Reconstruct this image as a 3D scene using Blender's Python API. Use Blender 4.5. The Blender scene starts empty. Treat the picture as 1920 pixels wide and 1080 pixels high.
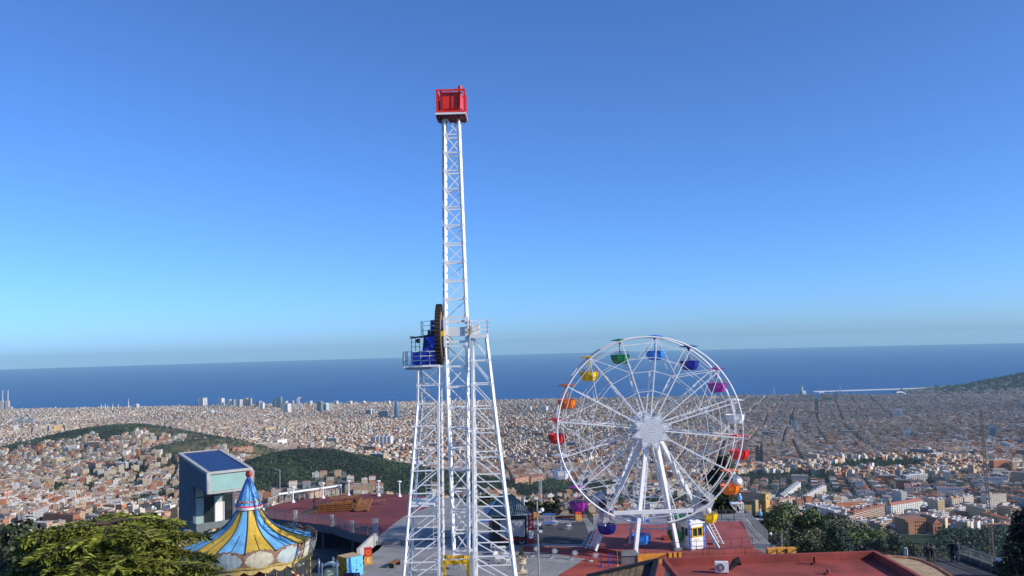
import bpy, math, random
import numpy as np
from mathutils import Vector, Matrix

# ------------------------------------------------------------------ camera
R = math.radians
SC = bpy.context.scene
F, H, PITCH, ROLL = 1593.0, 21.0, R(3.77), R(1.49)
FWD = Vector((0, math.cos(PITCH), math.sin(PITCH)))
_r0, _u0 = Vector((1, 0, 0)), Vector((0, -math.sin(PITCH), math.cos(PITCH)))
RIGHT = _r0 * math.cos(ROLL) - _u0 * math.sin(ROLL)
UP = _u0 * math.cos(ROLL) + _r0 * math.sin(ROLL)
CAM = Vector((0, 0, H))
cd = bpy.data.cameras.new('camera'); cam = bpy.data.objects.new('camera', cd)
SC.collection.objects.link(cam); SC.camera = cam
cd.sensor_width = 36.0; cd.lens = F / 1920 * 36.0
cd.clip_start = 0.5; cd.clip_end = 120000
cam.matrix_world = Matrix(((RIGHT.x, UP.x, -FWD.x, 0), (RIGHT.y, UP.y, -FWD.y, 0),
                           (RIGHT.z, UP.z, -FWD.z, H), (0, 0, 0, 1)))

# ------------------------------------------------------------------ light
SUN_EL, SUN_AZ = R(26), R(20)                       # height, and how far behind the right shoulder
SUN_DIR = Vector((math.cos(SUN_AZ) * math.cos(SUN_EL), -math.sin(SUN_AZ) * math.cos(SUN_EL), math.sin(SUN_EL)))
world = bpy.data.worlds.new('World'); SC.world = world; world.use_nodes = True
nt = world.node_tree; bg = nt.nodes['Background']
sky = nt.nodes.new('ShaderNodeTexSky'); sky.sky_type = 'NISHITA'; sky.sun_disc = False
sky.sun_elevation = SUN_EL; sky.sun_rotation = R(90) + SUN_AZ
sky.altitude = 2324; sky.air_density = .913; sky.dust_density = 4.4; sky.ozone_density = 10.0
hs = nt.nodes.new('ShaderNodeHueSaturation'); hs.inputs['Saturation'].default_value = .97; hs.inputs['Value'].default_value = 1.30
nt.links.new(sky.outputs[0], hs.inputs['Color']); wb = nt.nodes.new('ShaderNodeVectorMath'); wb.operation = 'MULTIPLY'; wb.inputs[1].default_value = (.88, .985, 1.06)   # white balance
nt.links.new(hs.outputs[0], wb.inputs[0]); nt.links.new(wb.outputs[0], bg.inputs['Color'])
bg.inputs['Strength'].default_value = 0.15
sl = bpy.data.lights.new('sun', 'SUN'); sun = bpy.data.objects.new('sun', sl); SC.collection.objects.link(sun)
sl.energy = 5.0; sl.angle = R(0.5); sl.color = (1.0, 0.92, 0.80)
sun.rotation_euler = SUN_DIR.to_track_quat('Z', 'Y').to_euler()
SC.view_settings.view_transform = 'Standard'; SC.view_settings.look = 'None'
SC.view_settings.exposure = 0.0; SC.view_settings.gamma = 1.0
SC.render.engine = 'CYCLES'
SC.cycles.use_denoising = True
SC.cycles.max_bounces = 6; SC.cycles.transparent_max_bounces = 8
SC.cycles.caustics_reflective = False; SC.cycles.caustics_refractive = False
SC.cycles.sample_clamp_indirect = 4.0

rng = random.Random(7); nrg = np.random.default_rng(7)
PI = math.pi

# ------------------------------------------------------------------ helpers
def ray(px, py):
    return FWD + RIGHT * ((px - 960) / F) - UP * ((py - 540) / F)
def W(px, py, Y):                                   # the point at forward distance Y
    d = ray(px, py); return CAM + d * (Y / d.y)
def G(px, py, z):                                   # the point on the level z
    d = ray(px, py); return CAM + d * ((z - H) / d.z)
def proj(p):
    d = Vector(p) - CAM; c = d.dot(FWD)
    return 960 + F * d.dot(RIGHT) / c, 540 - F * d.dot(UP) / c

def mat(name, col, rough=0.6, metal=0.0, var=0.10, scale=2.0, bump=0.0, spec=0.5, attr=False, emit=None, coat=0.0):
    m = bpy.data.materials.new(name); m.use_nodes = True
    t = m.node_tree; b = t.nodes['Principled BSDF']
    b.inputs['Roughness'].default_value = rough; b.inputs['Metallic'].default_value = metal
    b.inputs['Specular IOR Level'].default_value = spec; b.inputs['Coat Weight'].default_value = coat
    tc = t.nodes.new('ShaderNodeTexCoord')
    nz = t.nodes.new('ShaderNodeTexNoise'); nz.inputs['Scale'].default_value = scale; nz.inputs['Detail'].default_value = 6
    t.links.new(tc.outputs['Object'], nz.inputs['Vector'])
    mr = t.nodes.new('ShaderNodeMapRange'); mr.inputs['From Min'].default_value = 0.3; mr.inputs['From Max'].default_value = 0.7
    mr.inputs['To Min'].default_value = 1 - var; mr.inputs['To Max'].default_value = 1 + var
    t.links.new(nz.outputs['Fac'], mr.inputs['Value'])
    mx = t.nodes.new('ShaderNodeVectorMath'); mx.operation = 'SCALE'
    t.links.new(mr.outputs['Result'], mx.inputs['Scale'])
    if attr:
        at = t.nodes.new('ShaderNodeAttribute'); at.attribute_name = 'Col'
        t.links.new(at.outputs['Color'], mx.inputs[0])
    else:
        mx.inputs[0].default_value = col[:3]
    t.links.new(mx.outputs[0], b.inputs['Base Color'])
    if bump:
        bp = t.nodes.new('ShaderNodeBump'); bp.inputs['Strength'].default_value = bump; bp.inputs['Distance'].default_value = 0.05
        t.links.new(nz.outputs['Fac'], bp.inputs['Height']); t.links.new(bp.outputs[0], b.inputs['Normal'])
    return m

class MB:
    """Collects shapes and links them as one mesh object."""
    def __init__(s): s.v = []; s.f = []; s.m = []; s.c = None
    def face(s, pts, mi=0):
        n = len(s.v); s.v += [tuple(p) for p in pts]; s.f.append(tuple(range(n, n + len(pts)))); s.m.append(mi); return s
    def hexa(s, p, mi=0):                           # 8 points: bottom ring then top ring
        n = len(s.v); s.v += [tuple(q) for q in p]
        for f in ((3, 2, 1, 0), (4, 5, 6, 7), (0, 1, 5, 4), (1, 2, 6, 5), (2, 3, 7, 6), (3, 0, 4, 7)):
            s.f.append(tuple(n + i for i in f)); s.m.append(mi)
        return s
    def box(s, c, d, rz=0.0, mi=0):
        x, y, z = d[0] / 2, d[1] / 2, d[2] / 2; ca, sa = math.cos(rz), math.sin(rz)
        return s.hexa([(c[0] + a * ca - b * sa, c[1] + a * sa + b * ca, c[2] + e)
                       for e in (-z, z) for a, b in ((-x, -y), (x, -y), (x, y), (-x, y))], mi)
    def beam(s, p, q, w, h=None, mi=0):
        p, q = Vector(p), Vector(q); d = (q - p)
        if d.length < 1e-6: return s
        d.normalize(); h = h or w
        a = d.cross(Vector((0, 0, 1)))
        if a.length < 1e-3: a = Vector((1, 0, 0))
        a.normalize(); b = a.cross(d).normalized(); a = a * (w / 2); b = b * (h / 2)
        return s.hexa([p - a - b, p + a - b, p + a + b, p - a + b, q - a - b, q + a - b, q + a + b, q - a + b], mi)
    def tube(s, p, q, r0, r1=None, n=8, mi=0, caps=True):
        p, q = Vector(p), Vector(q); r1 = r0 if r1 is None else r1
        d = (q - p).normalized(); a = d.cross(Vector((0, 0, 1)))
        if a.length < 1e-3: a = Vector((1, 0, 0))
        a.normalize(); b = d.cross(a); k = len(s.v)
        for c, r in ((p, r0), (q, r1)):
            for i in range(n):
                t = 2 * PI * i / n; s.v.append(tuple(c + a * (r * math.cos(t)) + b * (r * math.sin(t))))
        for i in range(n):
            j = (i + 1) % n; s.f.append((k + i, k + j, k + n + j, k + n + i)); s.m.append(mi)
        if caps:
            s.f.append(tuple(k + i for i in reversed(range(n)))); s.m.append(mi)
            s.f.append(tuple(k + n + i for i in range(n))); s.m.append(mi)
        return s
    def path(s, pts, r, n=6, mi=0, closed=False):
        pts = [Vector(p) for p in pts]; k = len(s.v); N = len(pts)
        for i, p in enumerate(pts):
            a0 = pts[i - 1] if (i or closed) else p; a1 = pts[(i + 1) % N] if (i < N - 1 or closed) else p
            d = (a1 - a0).normalized(); a = d.cross(Vector((0, 0, 1)))
            if a.length < 1e-3: a = d.cross(Vector((0, 1, 0)))
            a.normalize(); b = d.cross(a); rr = r[i] if isinstance(r, (list, tuple)) else r
            for j in range(n):
                t = 2 * PI * j / n; s.v.append(tuple(p + a * (rr * math.cos(t)) + b * (rr * math.sin(t))))
        for i in range(N if closed else N - 1):
            for j in range(n):
                i2 = (i + 1) % N; j2 = (j + 1) % n
                s.f.append((k + i * n + j, k + i * n + j2, k + i2 * n + j2, k + i2 * n + j)); s.m.append(mi)
        return s
    def lathe(s, prof, c=(0, 0, 0), n=16, mi=0, mfun=None, rfun=None, ph=0.0):
        k = len(s.v)
        for r, z in prof:
            for i in range(n):
                t = 2 * PI * i / n + ph; q = r * (rfun(i, n) if rfun else 1.0)
                s.v.append((c[0] + q * math.cos(t), c[1] + q * math.sin(t), c[2] + z))
        for a in range(len(prof) - 1):
            for i in range(n):
                j = (i + 1) % n
                s.f.append((k + a * n + i, k + a * n + j, k + (a + 1) * n + j, k + (a + 1) * n + i))
                s.m.append(mfun(a, i) if mfun else mi)
        if prof[0][0] > 1e-4: s.f.append(tuple(k + i for i in reversed(range(n)))); s.m.append(mfun(0, 0) if mfun else mi)
        if prof[-1][0] > 1e-4: s.f.append(tuple(k + (len(prof) - 1) * n + i for i in range(n))); s.m.append(mfun(0, 0) if mfun else mi)
        return s
    def sphere(s, c, r, n=14, m=9, mi=0, sc=(1, 1, 1)):
        k = len(s.v)
        for i in range(m + 1):
            p = PI * i / m - PI / 2
            for j in range(n):
                t = 2 * PI * j / n
                s.v.append((c[0] + r * sc[0] * math.cos(p) * math.cos(t), c[1] + r * sc[1] * math.cos(p) * math.sin(t), c[2] + r * sc[2] * math.sin(p)))
        for i in range(m):
            for j in range(n):
                j2 = (j + 1) % n; s.f.append((k + i * n + j, k + i * n + j2, k + (i + 1) * n + j2, k + (i + 1) * n + j)); s.m.append(mi)
        return s
    def prism(s, poly, z0, z1, mi=0, mside=None):
        n = len(poly); k = len(s.v); ar = sum(poly[i][0] * poly[(i + 1) % n][1] - poly[(i + 1) % n][0] * poly[i][1] for i in range(n))
        if ar < 0: poly = list(reversed(poly))
        for z in (z0, z1): s.v += [(p[0], p[1], z) for p in poly]
        s.f.append(tuple(k + i for i in reversed(range(n)))); s.m.append(mi)
        s.f.append(tuple(k + n + i for i in range(n))); s.m.append(mi)
        for i in range(n):
            j = (i + 1) % n; s.f.append((k + i, k + j, k + n + j, k + n + i)); s.m.append(mi if mside is None else mside)
        return s
    def build(s, name, mats, parent=None, smooth=False, loc=None):
        me = bpy.data.meshes.new(name); me.from_pydata(s.v, [], s.f)
        mats = mats if isinstance(mats, (list, tuple)) else [mats]
        for m in mats: me.materials.append(m)
        me.polygons.foreach_set('material_index', s.m)
        if smooth: me.polygons.foreach_set('use_smooth', [True] * len(s.f))
        me.update()
        o = bpy.data.objects.new(name, me); SC.collection.objects.link(o)
        if parent is not None: o.parent = parent
        if loc is not None: o.location = loc
        return o

def np_obj(name, V, faces, mats, colors=None, mi=None, uv=None, parent=None, smooth=False):
    """Large meshes from arrays; all faces have the same corner count."""
    V = np.asarray(V, np.float32); faces = np.asarray(faces, np.int32); n, k = faces.shape
    me = bpy.data.meshes.new(name)
    me.vertices.add(len(V)); me.vertices.foreach_set('co', V.ravel())
    me.loops.add(n * k); me.loops.foreach_set('vertex_index', faces.ravel())
    me.polygons.add(n); me.polygons.foreach_set('loop_start', np.arange(0, n * k, k, dtype=np.int32))
    me.polygons.foreach_set('loop_total', np.full(n, k, np.int32))
    for m in (mats if isinstance(mats, (list, tuple)) else [mats]): me.materials.append(m)
    if mi is not None: me.polygons.foreach_set('material_index', np.asarray(mi, np.int32))
    me.polygons.foreach_set('use_smooth', np.full(n, bool(smooth)))
    if colors is not None:
        a = me.attributes.new('Col', 'FLOAT_COLOR', 'FACE')
        c = np.ones((n, 4), np.float32); c[:, :3] = colors; a.data.foreach_set('color', c.ravel())
    if uv is not None:
        l = me.uv_layers.new(name='UVMap'); l.data.foreach_set('uv', np.asarray(uv, np.float32).ravel())
    me.update(calc_edges=True)
    o = bpy.data.objects.new(name, me); SC.collection.objects.link(o)
    if parent is not None: o.parent = parent
    return o

def tag(o, label=None, cat=None, group=None, kind=None):
    if label: o['label'] = label
    if cat: o['category'] = cat
    if group: o['group'] = group
    if kind: o['kind'] = kind
    return o
def thing(name, label, cat, loc=(0, 0, 0), rz=0.0, group=None):
    o = bpy.data.objects.new(name, None); SC.collection.objects.link(o)
    o.empty_display_size = 0.3; o.location = loc; o.rotation_euler = (0, 0, rz)
    return tag(o, label, cat, group)
KIDS = {}
def copy_tree(o, parent=None):
    c = o.copy(); SC.collection.objects.link(c)
    if parent is not None: c.parent = parent
    for ch in list(o.children): copy_tree(ch, c)
    return c

# ------------------------------------------------------------------ materials
M = {}
M['white'] = mat('white_paint', (.80, .80, .79), .45, var=.06, scale=1.2)
M['white_old'] = mat('weathered_white_paint', (.70, .70, .68), .55, var=.12, scale=2.5)
M['grey_metal'] = mat('grey_metal', (.36, .37, .38), .45, .4)
M['dark_metal'] = mat('dark_metal', (.035, .037, .045), .5, .2)
M['black'] = mat('black_paint', (.015, .016, .02), .5)
M['red'] = mat('red_paint', (.80, .028, .010), .45, var=.1)
M['dark_red'] = mat('dark_red_paint', (.20, .012, .02), .5)
M['blue'] = mat('blue_paint', (.012, .035, .36), .45, var=.15)
M['brown'] = mat('rust_brown_iron', (.034, .021, .015), .7, .1, var=.25, scale=6)
M['tan_metal'] = mat('tan_metal', (.34, .25, .14), .6)
M['yellow'] = mat('yellow_paint', (.75, .45, .01), .45)
M['concrete'] = mat('concrete', (.40, .39, .37), .85, var=.18, scale=1.5, bump=.2)
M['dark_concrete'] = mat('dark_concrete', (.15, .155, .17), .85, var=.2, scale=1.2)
M['paving'] = mat('grey_paving', (.27, .27, .265), .9, var=.16, scale=.6, bump=.15)
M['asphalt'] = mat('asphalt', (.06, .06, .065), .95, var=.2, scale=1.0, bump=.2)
M['plaza_red'] = mat('maroon_plaza_coating', (.175, .036, .038), .9, var=.28, scale=.22, bump=.1)
M['deck_red'] = mat('red_deck_coating', (.35, .08, .07), .85, var=.25, scale=.4, bump=.1)
M['floor_red'] = mat('red_floor_coating', (.33, .058, .036), .85, var=.28, scale=.4, bump=.1)
M['roof_red'] = mat('red_roof_coating', (.30, .055, .042), .85, var=.32, scale=.5, bump=.15)
M['wood'] = mat('weathered_wood', (.24, .10, .03), .7, var=.35, scale=3)
M['orange_wood'] = mat('orange_wood', (.62, .27, .035), .65, var=.2, scale=3)
M['stone'] = mat('warm_stone', (.47, .39, .29), .9, var=.15, scale=5, bump=.3)
M['bark'] = mat('bark', (.07, .05, .035), .95, var=.3, scale=6, bump=.5)
M['leaf'] = mat('leaves', (0, 0, 0), .6, var=.2, scale=.7, attr=True, spec=.3)
def add_joints(m, w, h, width, dark):
    """joint lines between slabs or sheets laid in the surface"""
    t = m.node_tree; N = t.nodes; p = N['Principled BSDF']; br = N.new('ShaderNodeTexBrick')
    for k, v in (('Scale', 1.0), ('Brick Width', w), ('Row Height', h), ('Mortar Size', width), ('Mortar Smooth', .3)): br.inputs[k].default_value = v
    br.inputs['Color1'].default_value = (1, 1, 1, 1); br.inputs['Color2'].default_value = (.86, .87, .88, 1); br.inputs['Mortar'].default_value = (dark, dark, dark, 1)
    rt = N.new('ShaderNodeMapping'); rt.inputs['Rotation'].default_value = (0, 0, .35); t.links.new(N['Texture Coordinate'].outputs['Object'], rt.inputs[0]); t.links.new(rt.outputs[0], br.inputs['Vector'])
    old = p.inputs['Base Color'].links[0].from_socket; mu = N.new('ShaderNodeVectorMath'); mu.operation = 'MULTIPLY'
    t.links.new(old, mu.inputs[0]); t.links.new(br.outputs['Color'], mu.inputs[1]); t.links.new(mu.outputs[0], p.inputs['Base Color'])
add_joints(M['paving'], 2.4, 2.4, .035, .55); add_joints(M['plaza_red'], 5, 5, .04, .7); add_joints(M['deck_red'], 3, 1.5, .03, .65); add_joints(M['roof_red'], 6, 1.1, .02, .75)
M['glass'] = mat('window_glass', (.02, .03, .035), .08, 0, var=.05, spec=.8)
M['pale_glass'] = mat('pale_green_glass', (.30, .42, .40), .15, var=.1, spec=.7)
# ------------------------------------------------------------------ terrain
HILLS = [(-1480, 3430, 128, 290, 230), (-1850, 3330, 48, 300, 180), (-1040, 2930, 100, 200, 190), (-590, 2250, 106, 185, 220),
         (-290, 2180, 50, 190, 160), (4750, 7000, 205, 560, 560),
         (88, 300, 13, 45, 110), (-1150, 2600, 32, 260, 220), (1060, 2560, 16, 200, 160)]
PROF = np.array([(-9e4, -6), (60, -6), (104, -8), (118, -16), (200, -40), (300, -66), (450, -110), (600, -152), (1000, -244), (1500, -310), (2000, -350),
                 (3000, -400), (5000, -450), (7000, -486), (7600, -491), (7690, -494.6), (8200, -500), (9e4, -500)], float)
def shore(X): return 7664 - 0.115 * X
def zt(X, Y):
    X = np.asarray(X, float); Y = np.asarray(Y, float)
    d = Y / shore(np.clip(X, -9000, 9000)) * 7664
    z = np.interp(d, PROF[:, 0], PROF[:, 1])
    land = np.clip((7560 - d) / 400, 0, 1)
    for cx, cy, h, sx, sy in HILLS:
        z = z + land * h * np.exp(-((X - cx) / sx) ** 2 / 2 - ((Y - cy) / sy) ** 2 / 2) if cx < 3000 else z + h * np.exp(-((X - cx) / sx) ** 2 / 2 - ((Y - cy) / sy) ** 2 / 2)
    far = np.clip((Y - 500) / 800, 0, 1) * land
    z = z + far * (5 * np.sin(X / 210 + 1.3 * np.sin(Y / 330)) + 4 * np.sin(Y / 170 + X / 400))
    return z
# green patches: centre, half-axes, density of trees, whether houses stand among them
GREEN = [(-1490, 3440, 480, 190, .93), (-1900, 3300, 420, 95, 1.0), (-1040, 2920, 270, 190, .92), (-570, 2230, 255, 235, 1.0), (-270, 2180, 270, 150, .95),
         (-1150, 2560, 230, 270, .62), (1060, 2550, 170, 110, .95), (700, 2400, 150, 105, .95), (70, 2190, 190, 110, 1.0), (4780, 7000, 1180, 640, .9),
         (-800, 2150, 150, 200, .6), (300, 1950, 160, 90, .7), (-900, 3100, 150, 120, .5), (1500, 2100, 120, 60, .8), (-150, 1900, 240, 110, .5)]
def green(X, Y):
    X = np.asarray(X, float); Y = np.asarray(Y, float); g = np.zeros(np.broadcast(X, Y).shape)
    wob = 1 + .26 * np.sin(X / 57 + Y / 71 + 1.5 * np.sin(Y / 90)) + .2 * np.sin(X / 23 - Y / 31) + .12 * np.sin(X / 11 + Y / 17)
    for cx, cy, rx, ry, d in GREEN:
        q = ((X - cx) / rx) ** 2 + ((Y - cy) / ry) ** 2
        g = np.maximum(g, np.where(q * wob < 1, d, 0))
    lim = 1370 + 90 * np.sin(X / 130) + np.where(X < -200, 260, 0)
    return np.maximum(g, np.where(Y < lim, 1.0, 0))

az = np.concatenate([np.arange(-180, -44, 8), np.arange(-44, 44.01, .4), np.arange(52, 180, 8)])
rad = np.concatenate([[1.0, 40, 80], np.geomspace(100, 9800, 190)])
A_, R_ = np.meshgrid(np.radians(az), rad)
TX, TY = R_ * np.sin(A_), R_ * np.cos(A_)
TZ = zt(TX, TY); na, nr = len(az), len(rad)
ii, jj = np.meshgrid(np.arange(nr - 1), np.arange(na), indexing='ij'); j2 = (jj + 1) % na
tf = np.stack([ii * na + jj, (ii + 1) * na + jj, (ii + 1) * na + j2, ii * na + j2], -1).reshape(-1, 4)
fx = TX.ravel()[tf].mean(1); fy = TY.ravel()[tf].mean(1); gg = green(fx, fy)
tcol = np.where(gg[:, None] > .5, np.array([[.035, .05, .02]]), np.array([[.13, .125, .12]]))
bald = (((fx + 1040) / 300) ** 2 + ((fy - 2920) / 210) ** 2 < 1) | (((fx + 1330) / 170) ** 2 + ((fy - 3390) / 150) ** 2 < 1)
tcol = np.where(bald[:, None], np.array([[.12, .105, .05]]), tcol)
M['terrain'] = mat('terrain_soil', (0, 0, 0), .95, var=.35, scale=.02, attr=True, spec=.1)
o = np_obj('terrain', np.stack([TX.ravel(), TY.ravel(), TZ.ravel()], 1), tf, M['terrain'], tcol, smooth=True)
tag(o, 'ground falling from the hilltop park to the coastal plain', kind='structure')

# ------------------------------------------------------------------ sea
m = mat('sea_water', (.008, .085, .27), .55, var=.10, scale=.0012, spec=.12); M['sea'] = m
t = m.node_tree
w1 = t.nodes.new('ShaderNodeTexNoise'); w1.inputs['Scale'].default_value = .02; w1.inputs['Detail'].default_value = 5
t.links.new(t.nodes['Texture Coordinate'].outputs['Object'], w1.inputs['Vector'])
b2 = t.nodes.new('ShaderNodeBump'); b2.inputs['Strength'].default_value = .35; b2.inputs['Distance'].default_value = 4
t.links.new(w1.outputs['Fac'], b2.inputs['Height']); t.links.new(b2.outputs[0], t.nodes['Principled BSDF'].inputs['Normal'])
s = MB(); rr = [3000, 7000, 11000, 20000, 30000, 41500]; n = 360
for r in rr:
    for i in range(n): s.v.append((r * math.sin(2 * PI * i / n), r * math.cos(2 * PI * i / n), -494))
for a in range(len(rr) - 1):
    for i in range(n):
        j = (i + 1) % n; s.f.append((a * n + j, a * n + i, (a + 1) * n + i, (a + 1) * n + j)); s.m.append(0)
tag(s.build('sea', m), 'deep blue sea stretching to the horizon', kind='structure')

# ------------------------------------------------------------------ city
def facade_mat(name, band=False):
    m = mat(name, (0, 0, 0), .85, var=.12, scale=.05, attr=True, spec=.2); t = m.node_tree; N = t.nodes; L = t.links
    uvn = N.new('ShaderNodeUVMap'); uvn.uv_map = 'UVMap'; sp = N.new('ShaderNodeSeparateXYZ'); L.new(uvn.outputs[0], sp.inputs[0])
    def fr(out, per, lo, hi):
        d = N.new('ShaderNodeMath'); d.operation = 'DIVIDE'; d.inputs[1].default_value = per; L.new(out, d.inputs[0])
        f = N.new('ShaderNodeMath'); f.operation = 'FRACT'; L.new(d.outputs[0], f.inputs[0])
        a = N.new('ShaderNodeMath'); a.operation = 'GREATER_THAN'; a.inputs[1].default_value = lo; L.new(f.outputs[0], a.inputs[0])
        b = N.new('ShaderNodeMath'); b.operation = 'LESS_THAN'; b.inputs[1].default_value = hi; L.new(f.outputs[0], b.inputs[0])
        c = N.new('ShaderNodeMath'); c.operation = 'MULTIPLY'; L.new(a.outputs[0], c.inputs[0]); L.new(b.outputs[0], c.inputs[1]); return c
    u = fr(sp.outputs[0], 3.4, .22, .62 if not band else .95); v = fr(sp.outputs[1], 3.1, .30, .78)
    k = N.new('ShaderNodeMath'); k.operation = 'MULTIPLY'; L.new(u.outputs[0], k.inputs[0]); L.new(v.outputs[0], k.inputs[1])
    mx = N.new('ShaderNodeMix'); mx.data_type = 'RGBA'; L.new(k.outputs[0], mx.inputs['Factor'])
    old = N['Principled BSDF'].inputs['Base Color'].links[0].from_socket
    L.new(old, mx.inputs[6]); mx.inputs[7].default_value = (.06, .065, .075, 1); L.new(mx.outputs[2], N['Principled BSDF'].inputs['Base Color'])
    return m
M['facade'] = facade_mat('apartment_facade'); M['bands'] = facade_mat('banded_facade', True)
M['roofs'] = mat('flat_roofs', (0, 0, 0), .9, var=.18, scale=.15, attr=True, spec=.15)
WALLS = np.array([(.70, .60, .42), (.84, .81, .74), (.54, .38, .24), (.52, .20, .09), (.36, .36, .37), (.58, .41, .29), (.68, .51, .29), (.80, .73, .60), (.28, .18, .13)])
WALL_N = ['cream', 'white', 'tan', 'brick red', 'grey', 'pink', 'ochre', 'pale', 'brown']
ROOFS = np.array([(.38, .14, .07), (.46, .25, .15), (.30, .29, .29), (.62, .59, .54), (.20, .13, .10), (.50, .28, .17)])
ROOF_N = ['terracotta', 'orange tiled', 'grey', 'pale', 'dark', 'rust red']

def boxes(B):
    """B: dict of arrays cx cy a b rot z0 h wall roof gable -> verts, quads, colours, material index, uv"""
    n = len(B['cx']); ca, sa = np.cos(B['rot']), np.sin(B['rot'])
    V = np.zeros((n, 10, 3)); sx = (-1, 1, 1, -1); sy = (-1, -1, 1, 1)
    for i in range(4):
        lx, ly = sx[i] * B['a'], sy[i] * B['b']
        X = B['cx'] + lx * ca - ly * sa; Y = B['cy'] + lx * sa + ly * ca
        V[:, i] = np.stack([X, Y, B['z0']], 1); V[:, 4 + i] = np.stack([X, Y, B['z0'] + B['h']], 1)
    g = B['gable']
    for i, e in ((8, -1), (9, 1)):
        lx = e * B['a'] * .75
        V[:, i] = np.stack([B['cx'] + lx * ca, B['cy'] + lx * sa, B['z0'] + B['h'] + g], 1)
    base = (np.arange(n) * 10)[:, None]
    walls = np.array([(0, 1, 5, 4), (1, 2, 6, 5), (2, 3, 7, 6), (3, 0, 4, 7)])
    roof_g = np.array([(4, 5, 9, 8), (6, 7, 8, 9), (5, 6, 9, 9), (7, 4, 8, 8)])
    Q = (base[:, :, None] + walls[None]).reshape(-1, 4)
    wc = np.repeat(B['wall'], 4, 0)
    ln = np.stack([2 * B['a'], 2 * B['b'], 2 * B['a'], 2 * B['b']], 1).reshape(-1); hh = np.repeat(B['h'], 4)
    z = np.zeros_like(ln); ph = np.repeat(nrg.random(n) * 3, 4)
    uv = np.stack([np.stack([z + ph, z], 1), np.stack([ln + ph, z], 1), np.stack([ln + ph, hh], 1), np.stack([z + ph, hh], 1)], 1)
    flat = g < .01
    Qf = base[flat] + np.array([[4, 5, 6, 7]]); cf = B['roof'][flat]
    Qg = (base[~flat][:, :, None] + roof_g[None]).reshape(-1, 4)
    Qg = Qg[(Qg[:, 2] != Qg[:, 3])]; cg = np.repeat(B['roof'][~flat], 2, 0)
    tri = (base[~flat][:, :, None] + np.array([(5, 6, 9, 9), (7, 4, 8, 8)])[None]).reshape(-1, 4)
    # hips as quads with the eave edge split at its middle
    hv = []; 
    V2 = V.reshape(-1, 3)
    mids = (V2[tri[:, 0]] + V2[tri[:, 1]]) / 2; off = len(V2)
    hq = np.stack([tri[:, 0], off + np.arange(len(tri)), tri[:, 1], tri[:, 2]], 1)
    V2 = np.concatenate([V2, mids]); ch = np.repeat(B['roof'][~flat], 2, 0)
    quads = np.concatenate([Q, Qf, Qg, hq]); cols = np.concatenate([wc, cf, cg, ch])
    mi = np.concatenate([np.zeros(len(Q), int), np.ones(len(quads) - len(Q), int)])
    uvs = np.concatenate([uv, np.zeros((len(quads) - len(Q), 4, 2))])
    return V2, quads, cols, mi, uvs

seeds = []
for k in range(90):
    Y = 1400 + 6300 * nrg.random() ** 1.2; X = (nrg.random() * 2 - 1) * .78 * Y; seeds.append((X, Y))
seeds = np.array(seeds); srot = nrg.random(len(seeds)) * PI / 2; EIX = R(-19.5)
parts = []
def district(k, rot, lot, nx, ny, street, ring, hbase, hvar, keep, pal):
    """lots of one district on its own street grid"""
    L = 1500; px, py = nx * lot + street, ny * lot + street
    bi = np.arange(-int(L / px) - 1, int(L / px) + 2); bj = np.arange(-int(L / py) - 1, int(L / py) + 2)
    BI, BJ, LI, LJ = np.meshgrid(bi, bj, np.arange(nx), np.arange(ny), indexing='ij')
    u = (BI * px + (LI + .5) * lot).ravel(); v = (BJ * py + (LJ + .5) * lot).ravel()
    inner = ((LI > 1) & (LI < nx - 2) & (LJ > 1) & (LJ < ny - 2)).ravel() & ring
    ox, oy = (seeds[k] if not ring else (0, 0))
    if ring:
        c, s_ = math.cos(-rot), math.sin(-rot); sx, sy = seeds[k]; wide = 12
        du, dv = sx * c - sy * s_, sx * s_ + sy * c
        k0 = round(du / (px + wide / 3)); v = v + round(dv / py) * py; b_ = (BI + k0).ravel()
        u = u - BI.ravel() * px + b_ * px + np.floor(b_ / 3) * wide
    X = ox + u * math.cos(rot) - v * math.sin(rot); Y = oy + u * math.sin(rot) + v * math.cos(rot)
    ok = (Y > 1330) & (Y < shore(X) - 90) & (np.abs(X) < .72 * Y + 60)
    X, Y, inner = X[ok], Y[ok], inner[ok]
    d2 = (X[:, None] - seeds[None, :, 0]) ** 2 + (Y[:, None] - seeds[None, :, 1]) ** 2
    ok = d2.argmin(1) == k; X, Y, inner = X[ok], Y[ok], inner[ok]
    g = green(X, Y); ok = (nrg.random(len(X)) < keep) & (nrg.random(len(X)) > np.where(g > .9, 1.1, g * .95))
    X, Y, inner = X[ok], Y[ok], inner[ok]; n = len(X)
    if not n: return
    h = hbase + hvar * (nrg.random(n) + nrg.random(n) - .8) + np.where(nrg.random(n) < .04, 10 * nrg.random(n), 0)
    h = np.where(inner, 3.5 + 2 * nrg.random(n), np.maximum(h, 5))
    tone = (.78 + .34 * nrg.random()) * (.92 if seeds[k][1] < 3000 else .84)
    wi = nrg.choice(len(WALLS), n, p=pal); ri = nrg.choice(len(ROOFS), n, p=np.array([.26, .25, .14, .13, .07, .15]))
    a = lot / 2 * (.80 + .22 * nrg.random(n)); b = lot / 2 * (.80 + .22 * nrg.random(n))
    gb = np.where((nrg.random(n) < (.45 if Y.mean() < 2600 else .12)) & (h < 14), 2.2, 0)
    parts.append(dict(cx=X, cy=Y, a=a, b=b, rot=np.full(n, rot) + (nrg.random(n) - .5) * .05, z0=zt(X, Y) - 4, h=h + 4, wi=wi, ri=ri, gable=gb, tone=np.full(n, tone)))
pal_w = np.array([.17, .19, .15, .12, .08, .10, .09, .07, .03]); pal_w /= pal_w.sum()
pal_g = np.array([.24, .13, .22, .08, .05, .08, .12, .11, .04]); pal_g /= pal_g.sum()
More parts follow.
